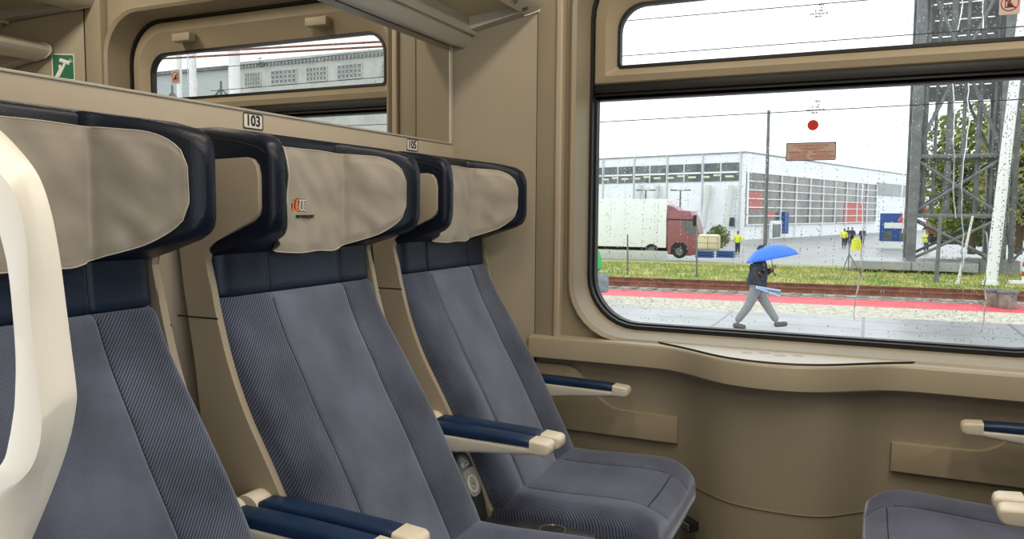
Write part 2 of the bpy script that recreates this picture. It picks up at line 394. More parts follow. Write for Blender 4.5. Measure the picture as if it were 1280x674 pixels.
# ledge
LT = smooth_poly([(-.99, 2.30), (-.62, 2.30), (-.53, 2.292), (-.46, 2.255), (-.40, 2.205), (-.34, 2.168), (-.27, 2.150), (-.20, 2.148), (-.13, 2.162), (-.06, 2.20), (.0, 2.245), (.06, 2.285), (.13, 2.30), (.20, 2.30), (.99, 2.30)], 2)
bm = NB()
sec = [(.050, .722), (.004, .722), (.0, .7255), (.0, .7275), (.004, .784), (.006, .789), (.012, .792)]
loft(bm, [[(x, y+d, z) for x, y in LT] for d, z in sec] + [[(x, 2.40, .792) for x, y in LT]], cap=False, closed=False)
loft(bm, [[(x, y+.050, .722) for x, y in LT], [(x, 2.40, .722) for x, y in LT]], cap=False, closed=False)
struct('trim_8', bm, mat('ledge_beige', (.385, .335, .245), .36, noise_amt=.04, noise_scale=6), angle=45)
t = thing('table_inset', 'light lens shaped table top set in the window ledge', 'table top', (0, 0, .792))
front = smooth_poly([(-.60, 2.368), (-.53, 2.325), (-.46, 2.278), (-.40, 2.228), (-.34, 2.190), (-.27, 2.172), (-.20, 2.170), (-.13, 2.184), (-.06, 2.222), (.0, 2.268), (.09, 2.330), (.16, 2.368)], 2)
bm = NB(); prism(bm, front, 'z', .0, .0045, .0015); obj('table_surface', bm, mat('table_cream', (.50, .45, .36), .28, noise_amt=.05, noise_scale=8), t, angle=40)
bm = NB(); tube(bm, [(x, y-.001, .003) for x, y in front], .0028, 6); obj('dark_edge_strip', bm, BLACK, t)
bm = NB()
for k in range(4):
    cyl(bm, (-.30+k*.045, 2.285+(k % 2)*.02, .0045), .016, .0004, 'z', 16)
obj('faint_pictogram', bm, mat('pictogram_grey', (.36, .32, .26), .4), t)
# pocket panels
def curve_pts(P, it=2): return smooth_poly(P, it)
PL = [(-.975, .70), (-.87, .700)] + curve_pts([(-.868, .700), (-.83, .69), (-.79, .645), (-.755, .600), (-.71, .574), (-.65, .572), (-.60, .572)], 2) + [(-.504, .572), (-.504, .490), (-.975, .490)]
bm = NB(); prism(bm, PL, 'y', 2.328, 2.36, .004, 2); o = struct('trim_9', bm, BEIGE, angle=30)
PR = [(.975, .70), (.46, .700)] + curve_pts([(.46, .70), (.42, .69), (.38, .645), (.345, .600), (.30, .576), (.25, .573), (.2, .573)], 2) + [(.083, .573), (.083, .493), (.975, .493)]
bm = NB(); prism(bm, PR[::-1], 'y', 2.328, 2.36, .004, 2); struct('trim_10', bm, BEIGE, angle=30)
# heater vent low on the wall
t = thing('heater_vent', 'small black heater vent low on the wall below the table', 'vent', (-.46, 2.315, .20))
bm = NB(); box(bm, -.03, .09, -.012, .02, .02, .06, .003); obj('vent_frame', bm, DARK, t)
bm = NB()
for k in range(3): box(bm, -.024, .084, -.015, -.010, .028+k*.010, .032+k*.010)
obj('vent_slat', bm, GREYM, t)
t.rotation_euler = (0, 0, -.75); t.scale = (.6, 1, .7); t.location = (-.475, 2.30, .235)

# mirror with trims
t = thing('wall_mirror', 'long mirror above the seat row reflecting a window', 'mirror', (XL, .38, 1.41))
bm = NB(); box(bm, -.011, -.002, 0, 1.795, 0, .42); obj('mirror_pane', bm, MIRROR, t, smooth=False)
bm = NB(); box(bm, -.011, .003, 0, 1.80, -.0045, .0005, .001); obj('bottom_trim', bm, GREYM, t)
bm = NB(); box(bm, -.011, .003, 1.795, 1.803, -.004, .42, .001); obj('side_trim', bm, ALU, t)

# seat number plates
def number(x, y, z, s, lab):
    t = thing('seat_number_plate', lab, 'number plate', (x, y, z), 0, 'seat number plates')
    bm = NB(); prism(bm, rrect(-.030, .030, -.017, .017, .005), 'x', 0, .0012); obj('plate', bm, mat('plate_cream', (.78, .75, .70), .4), t)
    bm = NB(); A = [rrect(-.030, .030, -.017, .017, .005), rrect(-.0275, .0275, -.0145, .0145, .0035)]
    loft(bm, [[(.0010, a, b) for a, b in A[0]], [(.0018, a, b) for a, b in A[0]], [(.0018, a, b) for a, b in A[1]], [(.0010, a, b) for a, b in A[1]], [(.0010, a, b) for a, b in A[0]]], cap=False); obj('plate_border', bm, INK, t)
    text('digits', s, .0315, INK, t, frame((.0014, 0, 0), (0, 1, 0), (0, 0, 1)), .0004, sx=.93, bold=.0009)
number(XL, 1.302, 1.386, '103', 'number plate reading 103 above the middle seat headrest')
number(XL, 1.944, 1.386, '105', 'number plate reading 105 above the window seat headrest')
number(XL, .68, 1.386, '101', 'number plate reading 101 above the nearest headrest') if False else None

# emergency hammer sign on the right corner panel (seen in the mirror)
t = thing('hammer_sign', 'green emergency hammer sign on beige corner panel seen in mirror', 'sign', (0, 0, 0))
pa, pb = Vector((.80, 2.255)), Vector((.70, 2.315)); ex = (pa-pb).normalized()
nrm = Vector((-ex.y, ex.x)); nrm = nrm if nrm.y < 0 else -nrm
ctr = (pa+pb)/2+nrm*.002
Mh = frame((ctr.x, ctr.y, 1.80), (ex.x, ex.y, 0), (0, 0, 1))
bm = NB(); prism(bm, rrect(-.046, .046, -.055, .055, .004), 'z', -.001, .001); bmesh.ops.transform(bm, matrix=Mh, verts=bm.verts[:]); obj('white_border', bm, PAPER, t)
bm = NB(); prism(bm, rrect(-.042, .042, -.051, .051, .003), 'z', -.0012, .0014); bmesh.ops.transform(bm, matrix=Mh, verts=bm.verts[:]); obj('sign_face', bm, GREENS, t)
bm = NB(); tube(bm, [(.02, -.04, 0), (0, 0, 0), (-.008, .02, 0)], .005, 6); tube(bm, [(-.026, .016, 0), (.014, .030, 0)], .008, 6)
tube(bm, [(.03, -.046, 0), (.012, -.01, 0), (.014, .008, 0)], .006, 6)
for a in (.2, .6, 1.0): tube(bm, [(-.02, .02, 0), (-.02-.02*math.cos(a), .02+.02*math.sin(a), 0)], .0012, 5)
bmesh.ops.transform(bm, matrix=Mh @ Matrix.Translation((0, 0, .0016)) @ Matrix.Diagonal((1, 1, .25, 1)), verts=bm.verts[:]); obj('hammer_pictogram', bm, PAPER, t)

# ------------------------------------------------------------------ luggage racks
def rack(x0, s, z, lab, dep=1.0, tier='lower', grp='luggage racks'):
    """cross-section drawn for the left side, x measured from the partition (s=+1) or mirrored (s=-1)"""
    t = thing('luggage_rack', lab, 'luggage rack', (x0, 0, z), 0, grp)
    ye = lambda x: (2.19+.66*(x*1.0)) if s > 0 else 2.10+.60*x
    def ext(sec, m, name, y0=.38, dy=.0, bev=0):
        bm = NB()
        A = [bm.verts.new((s*a*dep, y0, b)) for a, b in sec]; B = [bm.verts.new((s*a*dep, min(2.36, ye(a*dep))-dy, b)) for a, b in sec]; n = len(A)
        for i in range(n): bm.faces.new((A[i], A[(i+1) % n], B[(i+1) % n], B[i]))
        bm.faces.new(A[::-1]); bm.faces.new(B)
        return obj(name, bm, m, t, angle=30)
    ext([(.003, .0), (.030, -.004), (.040, .006), (.052, .040), (.052, .060), (.003, .060)], GREYM, 'back_rail', dy=.003)
    ext([(.052, .040), (.060, .036), (.064, .040), (.058, .088), (.052, .088)], ALU, 'shelf_lip', dy=.004)
    ext([(.050, .084), (.20, .132), (.20, .140), (.050, .092)], KHAKI, 'shelf_panel', dy=.004)
    f = ext([(.193, .107), (.228, .124), (.240, .136), (.246, .152), (.243, .168), (.230, .180), (.210, .182), (.196, .170), (.196, .130)], ALU, 'front_fascia', dy=.006)
    # end bracket against the wall
    bm = NB(); sec = [(.052, .044), (.193, .107), (.200, .150), (.052, .100)]
    A = [bm.verts.new((s*a*dep, ye(a*dep)-.045, b)) for a, b in sec]; B = [bm.verts.new((s*a*dep, ye(a*dep)-.005, b)) for a, b in sec]
    for i in range(4): bm.faces.new((A[i], A[(i+1) % 4], B[(i+1) % 4], B[i]))
    bm.faces.new(A[::-1]); bm.faces.new(B); obj('end_bracket', bm, GREYM, t, smooth=False)
    bm = NB(); sec = [(.190, .103), (.230, .121), (.246, .136), (.252, .152), (.248, .172), (.232, .186), (.196, .184)]
    A = [bm.verts.new((s*a*dep, ye(a*dep)-.006, b)) for a, b in sec]; B = [bm.verts.new((s*a*dep, ye(a*dep)-.001, b)) for a, b in sec]; n = len(A)
    for i in range(n): bm.faces.new((A[i], A[(i+1) % n], B[(i+1) % n], B[i]))
    bm.faces.new(A[::-1]); bm.faces.new(B); obj('fascia_end_cap', bm, ALU, t)
    if tier == 'lower' and s > 0:
        d = Vector((.035, .017)).normalized()
        for k, yy in enumerate((2.19, 2.27)):
            c = Vector((.2105, yy, .1152))
            Mx = frame(c, (0, -1, 0), (d.x, 0, d.y))
            bm = NB()
            pts = [(.010*math.cos(2*PI*q/20), .010*math.sin(2*PI*q/20), 0) for q in range(20)]
            if k: tube(bm, pts, .0013, 5, closed=True); cyl(bm, (0, 0, -.0004), .005, .0008, 'z', 12)
            else: tube(bm, pts[:12], .0012, 5); tube(bm, [(-.006, -.006, 0), (.006, .006, 0)], .001, 5); tube(bm, [(.017, -.006, 0), (.017, .006, 0)], .0012, 5)
            bmesh.ops.transform(bm, matrix=Mx, verts=bm.verts[:])
            obj('lamp_switch_icon', bm, INK, f)
    return t
rack(XL, 1, 1.712, 'grey metal luggage rack above the blue seat row')
rack(XR, -1, 1.712, 'lower grey luggage rack on opposite wall, seen in mirror')
rack(XR, -1, 1.93, 'upper deep luggage rack on opposite wall, seen in the mirror', 1.7, 'upper')
rack(XL, 1, 2.0, 'upper', 1.7, 'upper') if False else None

# ceiling lights
for i, (x, y) in enumerate(((-.58, 1.30), (.40, 1.30), (-.1, -.5))):
    t = thing('ceiling_light', ('warm ceiling light strip nearer the number plates', 'warm ceiling light strip on the side facing the number plates', 'warm light strip in the corridor ceiling')[i], 'ceiling light', (x, y, ZC-.03), 0, 'ceiling light strips')
    bm = NB(); box(bm, -.07, .07, -.82, .82, .0, .03, .01); obj('light_housing', bm, ALU, t)
    bm = NB(); box(bm, -.05, .05, -.80, .80, -.008, .004, .003); obj('diffuser', bm, LAMP, t)

# ------------------------------------------------------------------ sliding door leaf with handle
door = thing('door_1', None, None); door['kind'] = 'structure'
bm = NB(); box(bm, -.60, -.545, .300, .335, .02, 2.03, .004); box(bm, -1.20, -1.15, .300, .335, .02, 2.03, .004); box(bm, -1.15, -.60, .300, .335, .02, .12); box(bm, -1.15, -.60, .300, .335, 1.95, 2.03)
obj('door_frame', bm, ALU, door)
bm = NB(); box(bm, -1.15, -.60, .314, .320, .12, 1.95); obj('door_glass', bm, DOORGLASS, door, smooth=False)
def hpt(px, py, y): p = at(px, py, y=y); return (p.x, p.z)
# three traced edges of the bow handle: outer back edge, front ridge, inner edge of the grip hole
outer = [(-70, 128), (-35, 145), (0, 178), (27, 215), (43, 262), (54, 320), (62, 380), (70, 440), (77, 490), (77, 512), (70, 552), (55, 600), (30, 668), (-6, 760)]
ridge = [(-80, 170), (-45, 178), (-12, 205), (12, 232), (26, 267), (34, 312), (38, 389), (46, 465), (51, 515), (52, 532), (48, 562), (34, 592), (0, 618), (-60, 632)]
inner = [(-80, 205), (-50, 215), (-30, 235), (-12, 262), (-2, 292), (8, 335), (14, 390), (18, 450), (17, 500), (15, 520), (10, 550), (2, 578), (-20, 598), (-60, 610)]
def cr(P, k=5):
    out = []
    for i in range(len(P)-1):
        p0, p1, p2, p3 = [Vector(P[max(0, min(len(P)-1, i+j))]) for j in (-1, 0, 1, 2)]
        for q in range(k):
            t = q/k; out.append(.5*((2*p1)+(p2-p0)*t+(2*p0-5*p1+4*p2-p3)*t*t+(3*p1-p0-3*p2+p3)*t**3))
    out.append(Vector(P[-1])); return out
O = [Vector(hpt(*p, .301)) for p in cr(outer)]; Rg = [Vector(hpt(*p, .285)) for p in cr(ridge)]; I = [Vector(hpt(*p, .2855)) for p in cr(inner)]
bm = NB(); rings = []
for o_, r_, i_ in zip(O, Rg, I):
    mx_ = lambda a, b, f: a+(b-a)*f
    def P3(v, y): return (v.x, y, v.y)
    rings.append([P3(o_, .301), P3(mx_(o_, r_, .12), .2985), P3(mx_(o_, r_, .85), .2868), P3(r_, .2850), P3(mx_(r_, i_, .15), .2842), P3(mx_(r_, i_, .8), .2842), P3(i_, .2862), P3(mx_(i_, r_, -.1), .290), P3(mx_(i_, r_, .0), .312), P3(mx_(o_, i_, .1), .312), P3(mx_(o_, i_, .02), .307)])
loft(bm, rings)
h = obj('door_handle', bm, HANDLE, door, angle=28)
bm = NB(); box(bm, -.60, -.50, .298, .312, .93, .975, .006); box(bm, -.60, -.50, .298, .312, 1.215, 1.26, .006); obj('handle_bracket', bm, HANDLE, door)

# ------------------------------------------------------------------ SEATS  (local x forward from the partition plane, y across, z up)
XS = [(.40, .39), (.48, .36), (.55, .325), (.62, .288), (.69, .252), (.76, .212), (.82, .176), (.90, .142), (.95, .126), (1.04, .102), (1.10, .098), (1.2, .098)]
def xs(z):   # smoothed shell front edge
    return sum(interp(XS, z+d) for d in (-.03, -.015, 0, .015, .03))/5
def xc(z): return xs(z)+.012+.026*sm((1.03-z)/.2)
def front(y, z, fabric=True):
    a = abs(y); x = xc(z)
    if fabric: x += .020*sm((a-.118)/.07)*sm((1.0-z)/.25)
    if a > .212: q = min(a-.212, .0355); x -= .036-math.sqrt(max(0, .036**2-q*q))
    x -= .0045*math.exp(-((a-.118)/.0032)**2)
    return x
def ysamp():
    base = [-.2475, -.245, -.240, -.232, -.222, -.212, -.195, -.17, -.145, -.128, -.1225, -.120, -.118, -.116, -.1135, -.108, -.09, -.06, -.03, 0]
    return base+[-v for v in base[-2::-1]]
YSMP = ysamp()
def back_ring(z, fabric=True, inset=0., zpt=None):
    r = []
    nk = 0 if fabric else .010
    for y in YSMP:
        r.append((front(y, z, fabric)-inset-nk, y*(1-inset*1.2), z if zpt is None else zpt))
    xb = xs(z)-.055
    r += [(xb, .2475*(1-inset*1.2), z if zpt is None else zpt), (xb, -.2475*(1-inset*1.2), z if zpt is None else zpt)]
    return r
def seat_back_bm():
    bm = NB(); rings = []
    zs = [.430+i*.02 for i in range(30)]
    rings.append(back_ring(.445, inset=.02, zpt=.425)); rings.append(back_ring(.445, inset=.008, zpt=.430))
    for z in [.445+i*.0195 for i in range(30)]: rings.append(back_ring(z))
    rings.append(back_ring(1.018, inset=.001, zpt=1.018)); rings.append(back_ring(1.025, inset=.005, zpt=1.025)); rings.append(back_ring(1.03, inset=.012, zpt=1.0295))
    loft(bm, rings)
    bm.normal_update()
    for f in bm.faces:
        if abs(f.calc_center_median().y) < .117: f.material_index = 1
    return bm
def cont(y):      # headrest inner contour
    a = abs(y)
    return .105 if a < .11 else .105+.14*((a-.11)/.11)**1.12
def make_seat():
    root = thing('train_seat', 'x', 'seat')
    # --- fabric back
    sb = obj('backrest', seat_back_bm(), [FAB, FABC], root, angle=60)
    bm = NB()
    for s in (-1, 1): tube(bm, [(front(s*.118, z)+.0012, s*.118, z) for z in [.50+i*.02 for i in range(27)]], .0011, 5)
    obj('stitching', bm, STITCH, sb)
    # --- slate leather neck panel
    bm = NB(); rings = [back_ring(1.032, False, .010, 1.0285), back_ring(1.036, False, .002, 1.033)]+[back_ring(1.036+i*.0125, False) for i in range(8)]+[back_ring(1.13, False, .004, 1.128)]
    loft(bm, rings); nk = obj('neck_panel', bm, LEATHERN, root, angle=60)
    # --- navy headrest: centre pad + two wings
    bm = NB()
    rings = []
    for (x, i) in ((.012, .02), (.016, .006), (.03, 0), (.085, 0), (.098, .003), (.105, .012)):
        rings.append([(x, a, b) for a, b in rrect(-.16+i, .16-i, 1.11+i, 1.352-i, .02)])
    loft(bm, rings)
    ZT = [(0, 1.350), (.10, 1.350), (.16, 1.342), (.21, 1.330), (.230, 1.318), (.240, 1.296), (.245, 1.262)]
    ZB = [(0, 1.100), (.06, 1.104), (.10, 1.112), (.16, 1.130), (.21, 1.146), (.230, 1.157), (.240, 1.176), (.245, 1.208)]
    for s in (-1, 1):
        rings = []
        st = [.012, .015, .022]+[.03+i*.012 for i in range(17)]+[.226, .231, .236, .240, .2425, .2435, .244]
        for x in st:
            yi = .10 if x < .105 else .11+.11*((min(x, .24)-.105)/.14)**.893
            yo = .2545; e = 0
            if x < .03: e = .012*(1-(x-.012)/.018)
            if x > .2265:
                q = min(1, (x-.2265)/.0176); e2 = .019*(1-math.sqrt(max(0, 1-q*q))); yi = yi*(1)+e2*.6; yo -= e2
            zt, zb = interp(ZT, x)-e, interp(ZB, x)+e
            rg = rrect(yi, yo-e, zb, zt, min(.016, (yo-yi)*.45), 4)
            rings.append([(x, s*a, b) for a, b in (rg if s > 0 else rg)])
        loft(bm, rings)
    hr = obj('headrest', bm, LEATHER, root, angle=60)
    # piping lines along the wings
    for s in (-1, 1):
        bm = NB(); tube(bm, [(x, s*(.2552), interp(ZT, x)-.022) for x in [.03+i*.0085 for i in range(24)]], .0012, 5)
        obj('piping', bm, STITCH, hr)
    # --- cloth cover
    bm = NB(); ys = []; N = 56
    # arclength samples of contour from y=0 to .2215
    prof = [(cont(y), y) for y in [i*.2175/240 for i in range(241)]]
    L = [0]
    for a, b in zip(prof, prof[1:]): L.append(L[-1]+math.hypot(a[0]-b[0], a[1]-b[1]))
    T = L[-1]
    def atL(l):
        l = abs(l)
        for k in range(240):
            if L[k+1] >= l: break
        f = (l-L[k])/(L[k+1]-L[k]); return prof[k][0]*(1-f)+prof[k+1][0]*f, prof[k][1]*(1-f)+prof[k+1][1]*f
    grid = []
    SW = T*.93
    for i in range(N+1):
        l = -SW+2*SW*i/N; x, y = atL(l); sg = 1 if l >= 0 else -1
        u = abs(l)/SW
        k = max(0, (u-.72)/.28); rc = 1-math.sqrt(max(0, 1-min(1, k)**2))
        zt = 1.325-.010*u**2-.05*rc; zb = 1.108+.042*sm((u-.25)/.7)+.058*rc
        zb += .0012*math.sin(l*60)
        # outward direction
        x2, y2 = atL(min(T, abs(l)+.002)); tx, ty = x2-x, y2-y; q = math.hypot(tx, ty) or 1; nx, ny = ty/q, -tx/q
        if abs(l) > T-.003: nx, ny = .6, -.6
        col = []
        for j in range(27):
            v = j/26; z = zb+(zt-zb)*v
            wr = .0065*noise.noise(Vector((l*13, z*12, 1)))+.004*noise.noise(Vector((l*26+z*14, z*18, 3)))+.0026*math.sin(l*75+5*noise.noise(Vector((l*9, z*7, 5))))*max(0, 1-v*2)+.0018*math.sin(l*58)*max(0, v*3-2)
            off = .0105+wr-.005*math.exp(-((abs(l)-.125)/.004)**2)-.003*math.exp(-((v-.5)/.5)**8)*0
            if v < .06 or v > .94 or u > .96: off -= .002
            col.append(bm.verts.new((x+nx*off, sg*(y)+sg*ny*off, z)))
        grid.append(col)
    for i in range(N):
        for j in range(26):
            bm.faces.new((grid[i][j], grid[i+1][j], grid[i+1][j+1], grid[i][j+1]))
    edge = [grid[i][0].co.copy() for i in range(N+1)]+[grid[N][j].co.copy() for j in range(1, 27)]+[grid[i][26].co.copy() for i in range(N-1, -1, -1)]+[grid[0][j].co.copy() for j in range(25, 0, -1)]
    seams = [[grid[i][j].co.copy()+Vector((.001, 0, 0)) for j in range(1, 26)] for i in (min(range(N+1), key=lambda i: abs(-SW+2*SW*i/N-sg*.1225)) for sg in (-1, 1))]
    cv = obj('headrest_cover', bm, CLOTH, root, angle=80)
    md = cv.modifiers.new('thick', 'SOLIDIFY'); md.thickness = .0025; md.offset = 0
    md = cv.modifiers.new('sub', 'SUBSURF'); md.levels = 1; md.render_levels = 1
    bm = NB(); tube(bm, [(p.x+.0006, p.y, p.z) for p in edge], .0013, 5, closed=True)
    obj('cover_hem', bm, HEM, cv)
    for q in seams:
        bm = NB(); tube(bm, q, .0009, 5); obj('cover_seam', bm, COVSEAM, cv)
    # --- shell: two side panels and back panel
    for s in (-1, 1):
        pts = [(.022, 1.286), (.188, 1.291), (.203, 1.287), (.212, 1.276), (.216, 1.258), (.216, 1.20), (.212, 1.188), (.200, 1.177), (.155, 1.158), (.105, 1.138), (.088, 1.124), (.083, 1.10)]
        pts += [(xs(z)-.002, z) for z in [1.06-i*.02 for i in range(30)]]
        pts += [(.375, .45), (.36, .40), (.20, .40), (.15, .46), (.10, .60), (.075, .72), (.055, .90), (.03, 1.05), (.018, 1.15), (.016, 1.28)]
        bm = NB(); prism(bm, pts[::-1], 'y', s*.2490, s*.2640, .0035, 2); obj('side_shell', bm, SHELL, root, angle=30)
        bm = NB(); prism(bm, [(.012, .993), (xs(.993), .993), (xs(.996), .996), (.012, .996)], 'y', s*.2635, s*.2646); obj('shell_joint', bm, DARK, root, smooth=False)
    bm = NB(); loft(bm, [[(x, -.249, z), (x, .249, z), (x-.012, .249, z), (x-.012, -.249, z)] for x, z in ((.16, .42), (.11, .6), (.085, .72), (.065, .9), (.04, 1.05), (.025, 1.15), (.022, 1.29))])
    obj('back_shell', bm, SHELL, root)
    # --- seat cushion
    bm = NB(); rings = []
    st = [(.325, .02), (.33, .006), (.345, 0)]+[(.36+.03*i, 0) for i in range(12)]+[(.715+.0, 0), (.735, 0), (.75, 0)]
    def top(x, y):
        a = abs(y)
        z = .480+.010*sm((x-.45)/.25)-.012*math.cos(min(1, a/.2)*PI/2)*sm((x-.3)/.1)+.006*sm((a-.12)/.06)
        if x > .66: z -= .045*(((x-.66)/.13)**3)
        if a > .205: q = min(.045, a-.205); z -= .045-math.sqrt(max(0, .045**2-q*q))
        z -= .004*math.exp(-((a-.130)/.004)**2)*sm((x-.40)/.05)
        return z
    yy = [-.2495, -.247, -.241, -.232, -.22, -.205, -.185, -.16, -.142, -.136, -.133, -.130, -.127, -.124, -.116, -.09, -.06, -.03, 0]; yy += [-v for v in yy[-2::-1]]
    xsn = [.325, .335, .35, .37, .39]+[.41+.02*i for i in range(14)]+[.69, .705, .72, .735, .75, .760, .768, .774, .779, .783, .786, .787]
    for x in xsn:
        # plan rounding at the front corners
        w = 1.0
        if x > .70: w = 1-.20*(1-math.sqrt(max(0, 1-((x-.70)/.088)**2)))
        zb = .345+.035*sm((x-.6)/.2)
        if x > .74: zb += .03*((x-.74)/.07)**2
        ring = [(x, y*w, max(zb+.004, top(x, y))) for y in yy]
        if x > .768:
            lim = interp([(.768, .50), (.774, .468), (.779, .458), (.783, .444), (.786, .430), (.787, .41)], x)
            ring = [(xx, yv, min(zz, lim)) for xx, yv, zz in ring]
        ring += [(x, .2495*w, zb), (x, .235*w, zb-.012), (x, -.235*w, zb-.012), (x, -.2495*w, zb)]
        rings.append(ring)
    loft(bm, rings); ct = obj('seat_cushion', bm, FABP, root, angle=70)
    bm = NB()
    for s in (-1, 1): tube(bm, [(x, s*.130, top(x, s*.130)+.0012) for x in [.42+.02*i for i in range(16)]], .0011, 5)
    tube(bm, [(.735, y, top(.735, y)+.001) for y in [-.13+i*.013 for i in range(21)]], .0011, 5)
    obj('stitching', bm, STITCH, ct)
    bm = NB(); box(bm, .30, .70, -.20, .20, .30, .345, .01); box(bm, .22, .66, -.16, .16, .0, .06, .01); box(bm, .34, .56, -.09, .09, .05, .31, .01)
    obj('seat_base', bm, TRAY, root)
    # --- armrests
    for s in (-1, 1):
        y0, y1 = (.2705, .3035) if s > 0 else (-.3035, -.2705)
        yc, hw = (y0+y1)/2, .0275
        yc = s*.2815
        n_before = set(bpy.data.objects)
        bm = NB(); rings = []
        for x, zt, zb, w in ((.205, .655, .612, .018), (.215, .657, .602, .022), (.25, .648, .596, .0245), (.30, .645, .597, .0255), (.40, .643, .610, .0245), (.50, .641, .619, .0245), (.535, .640, .623, .0245)):
            rings.append([(x, yc+a, b) for a, b in rrect(-w, w, zb, zt, .008, 3)])
        loft(bm, rings); ar = obj('armrest', bm, ARMB, root, angle=50)
        bm = NB(); rings = []
        for x, zt, w, e in ((.240, .652, .020, 0), (.244, .658, .0215, 0), (.256, .6635, .0225, 0), (.30, .6650, .023, 0), (.40, .6635, .0235, 0), (.50, .6600, .0235, 0), (.528, .6580, .0235, 0), (.534, .6555, .022, 0)):
            rings.append([(x, yc+a, b) for a, b in rrect(-w, w, .6415, zt, (.003, .003, .010, .010), 4)])
        loft(bm, rings); obj('armrest_pad', bm, LEATHERB, ar, angle=50)
        bm = NB(); rings = []
        for x, i in ((.5335, 0), (.57, 0), (.578, .003), (.582, .009)):
            rings.append([(x, yc+a, b) for a, b in rrect(-.0250+i, .0250-i, .625+i, .6585-i-(.003 if x > .56 else 0), .006, 4)])
        loft(bm, rings); obj('armrest_cap', bm, CAPB, ar, angle=50)
        bm = NB(); cyl(bm, (.225, yc-.024, .640), .030, .048, 'y', 28); bmesh.ops.bevel(bm, geom=[e for e in bm.edges if abs(e.calc_length()) > .001 and len(e.link_faces) == 2 and e.calc_face_angle() > 1], offset=.004, segments=2, affect='EDGES'); obj('armrest_pivot', bm, CAPB, ar, angle=40)
        for q in set(bpy.data.objects)-n_before: q.data.transform(Matrix.Translation((-.012, 0, .018)))
    return root
proto = make_seat()
SEATS = [(XL-.006, .715, 0, 'nearest blue-grey seat, its left side cut off behind the white handle'),
         (XL+.006, 1.337, 0, 'middle blue-grey seat, logo on its headrest cover, under plate 103'),
         (XL+.010, 1.958, 0, 'blue-grey window seat under plate 105 beside the wall'),
         (.805, 1.962, PI, 'blue-grey seat on the right side facing the others, next to window'),
         (.805, 1.337, PI, 'blue-grey seat at the right frame edge showing only cream armrest tip')]
for i, (x, y, r, lab) in enumerate(SEATS):
    o = proto if i == 0 else copy_tree(proto)
    o.location = (x, y, 0); o.rotation_euler = (0, 0, r); o['label'] = lab; o['group'] = 'train seats'
    if i == 1: seat103 = o

# logo on the cover of the middle seat
def lpt(y, z): return (.105+.0102, y, z)
def stroke(name, pts, r, m, parent, sq=.3):
    bm = NB(); tube(bm, [(0, a, b) for a, b in pts], r, 6)
    bmesh.ops.transform(bm, matrix=Matrix.Diagonal((sq, 1, 1, 1)), verts=bm.verts[:])
    bmesh.ops.translate(bm, vec=(.1165, 0, 0), verts=bm.verts[:]); return obj(name, bm, m, parent)
cover103 = [c for c in kids(seat103) if c.name.startswith('headrest_cover')][0]
def cshape(y, z, w, h): return [(y+w, z+h), (y+w*.3, z+h), (y+.001, z+h-.003), (y-.001, z-h+.003), (y+w*.3, z-h), (y+w*.85, z-h)]
ly, lz = -.056, 1.207
stroke('logo_outline', [(ly, lz-.012), (ly+.002, lz+.004)], .0045, INK, cover103)
stroke('logo_outline', cshape(ly+.010, lz, .011, .0105), .0045, INK, cover103)
stroke('logo_outline', cshape(ly+.0215, lz, .010, .0105), .0032, INK, cover103)
stroke('logo_outline', cshape(ly+.031, lz, .011, .0105), .0032, INK, cover103)
def st2(pts, r, m):
    o = stroke('logo_stroke', pts, r, m, cover103); o.location.x = .0012
st2([(ly, lz-.012), (ly+.002, lz+.004)], .0026, ORANGE); st2([(ly+.0025, lz+.011), (ly+.003, lz+.012)], .0032, ORANGE)
st2(cshape(ly+.010, lz, .011, .0105), .0028, ORANGE)
st2(cshape(ly+.0215, lz, .010, .0105), .0015, PAPER); st2(cshape(ly+.031, lz, .011, .0105), .0015, PAPER)
text('logo_lettering', 'PKP INTERCITY', .0085, INK, cover103, frame((.1195, ly+.036, lz-.024), (0, 1, 0), (0, 0, 1)), .0006, bold=.0004)

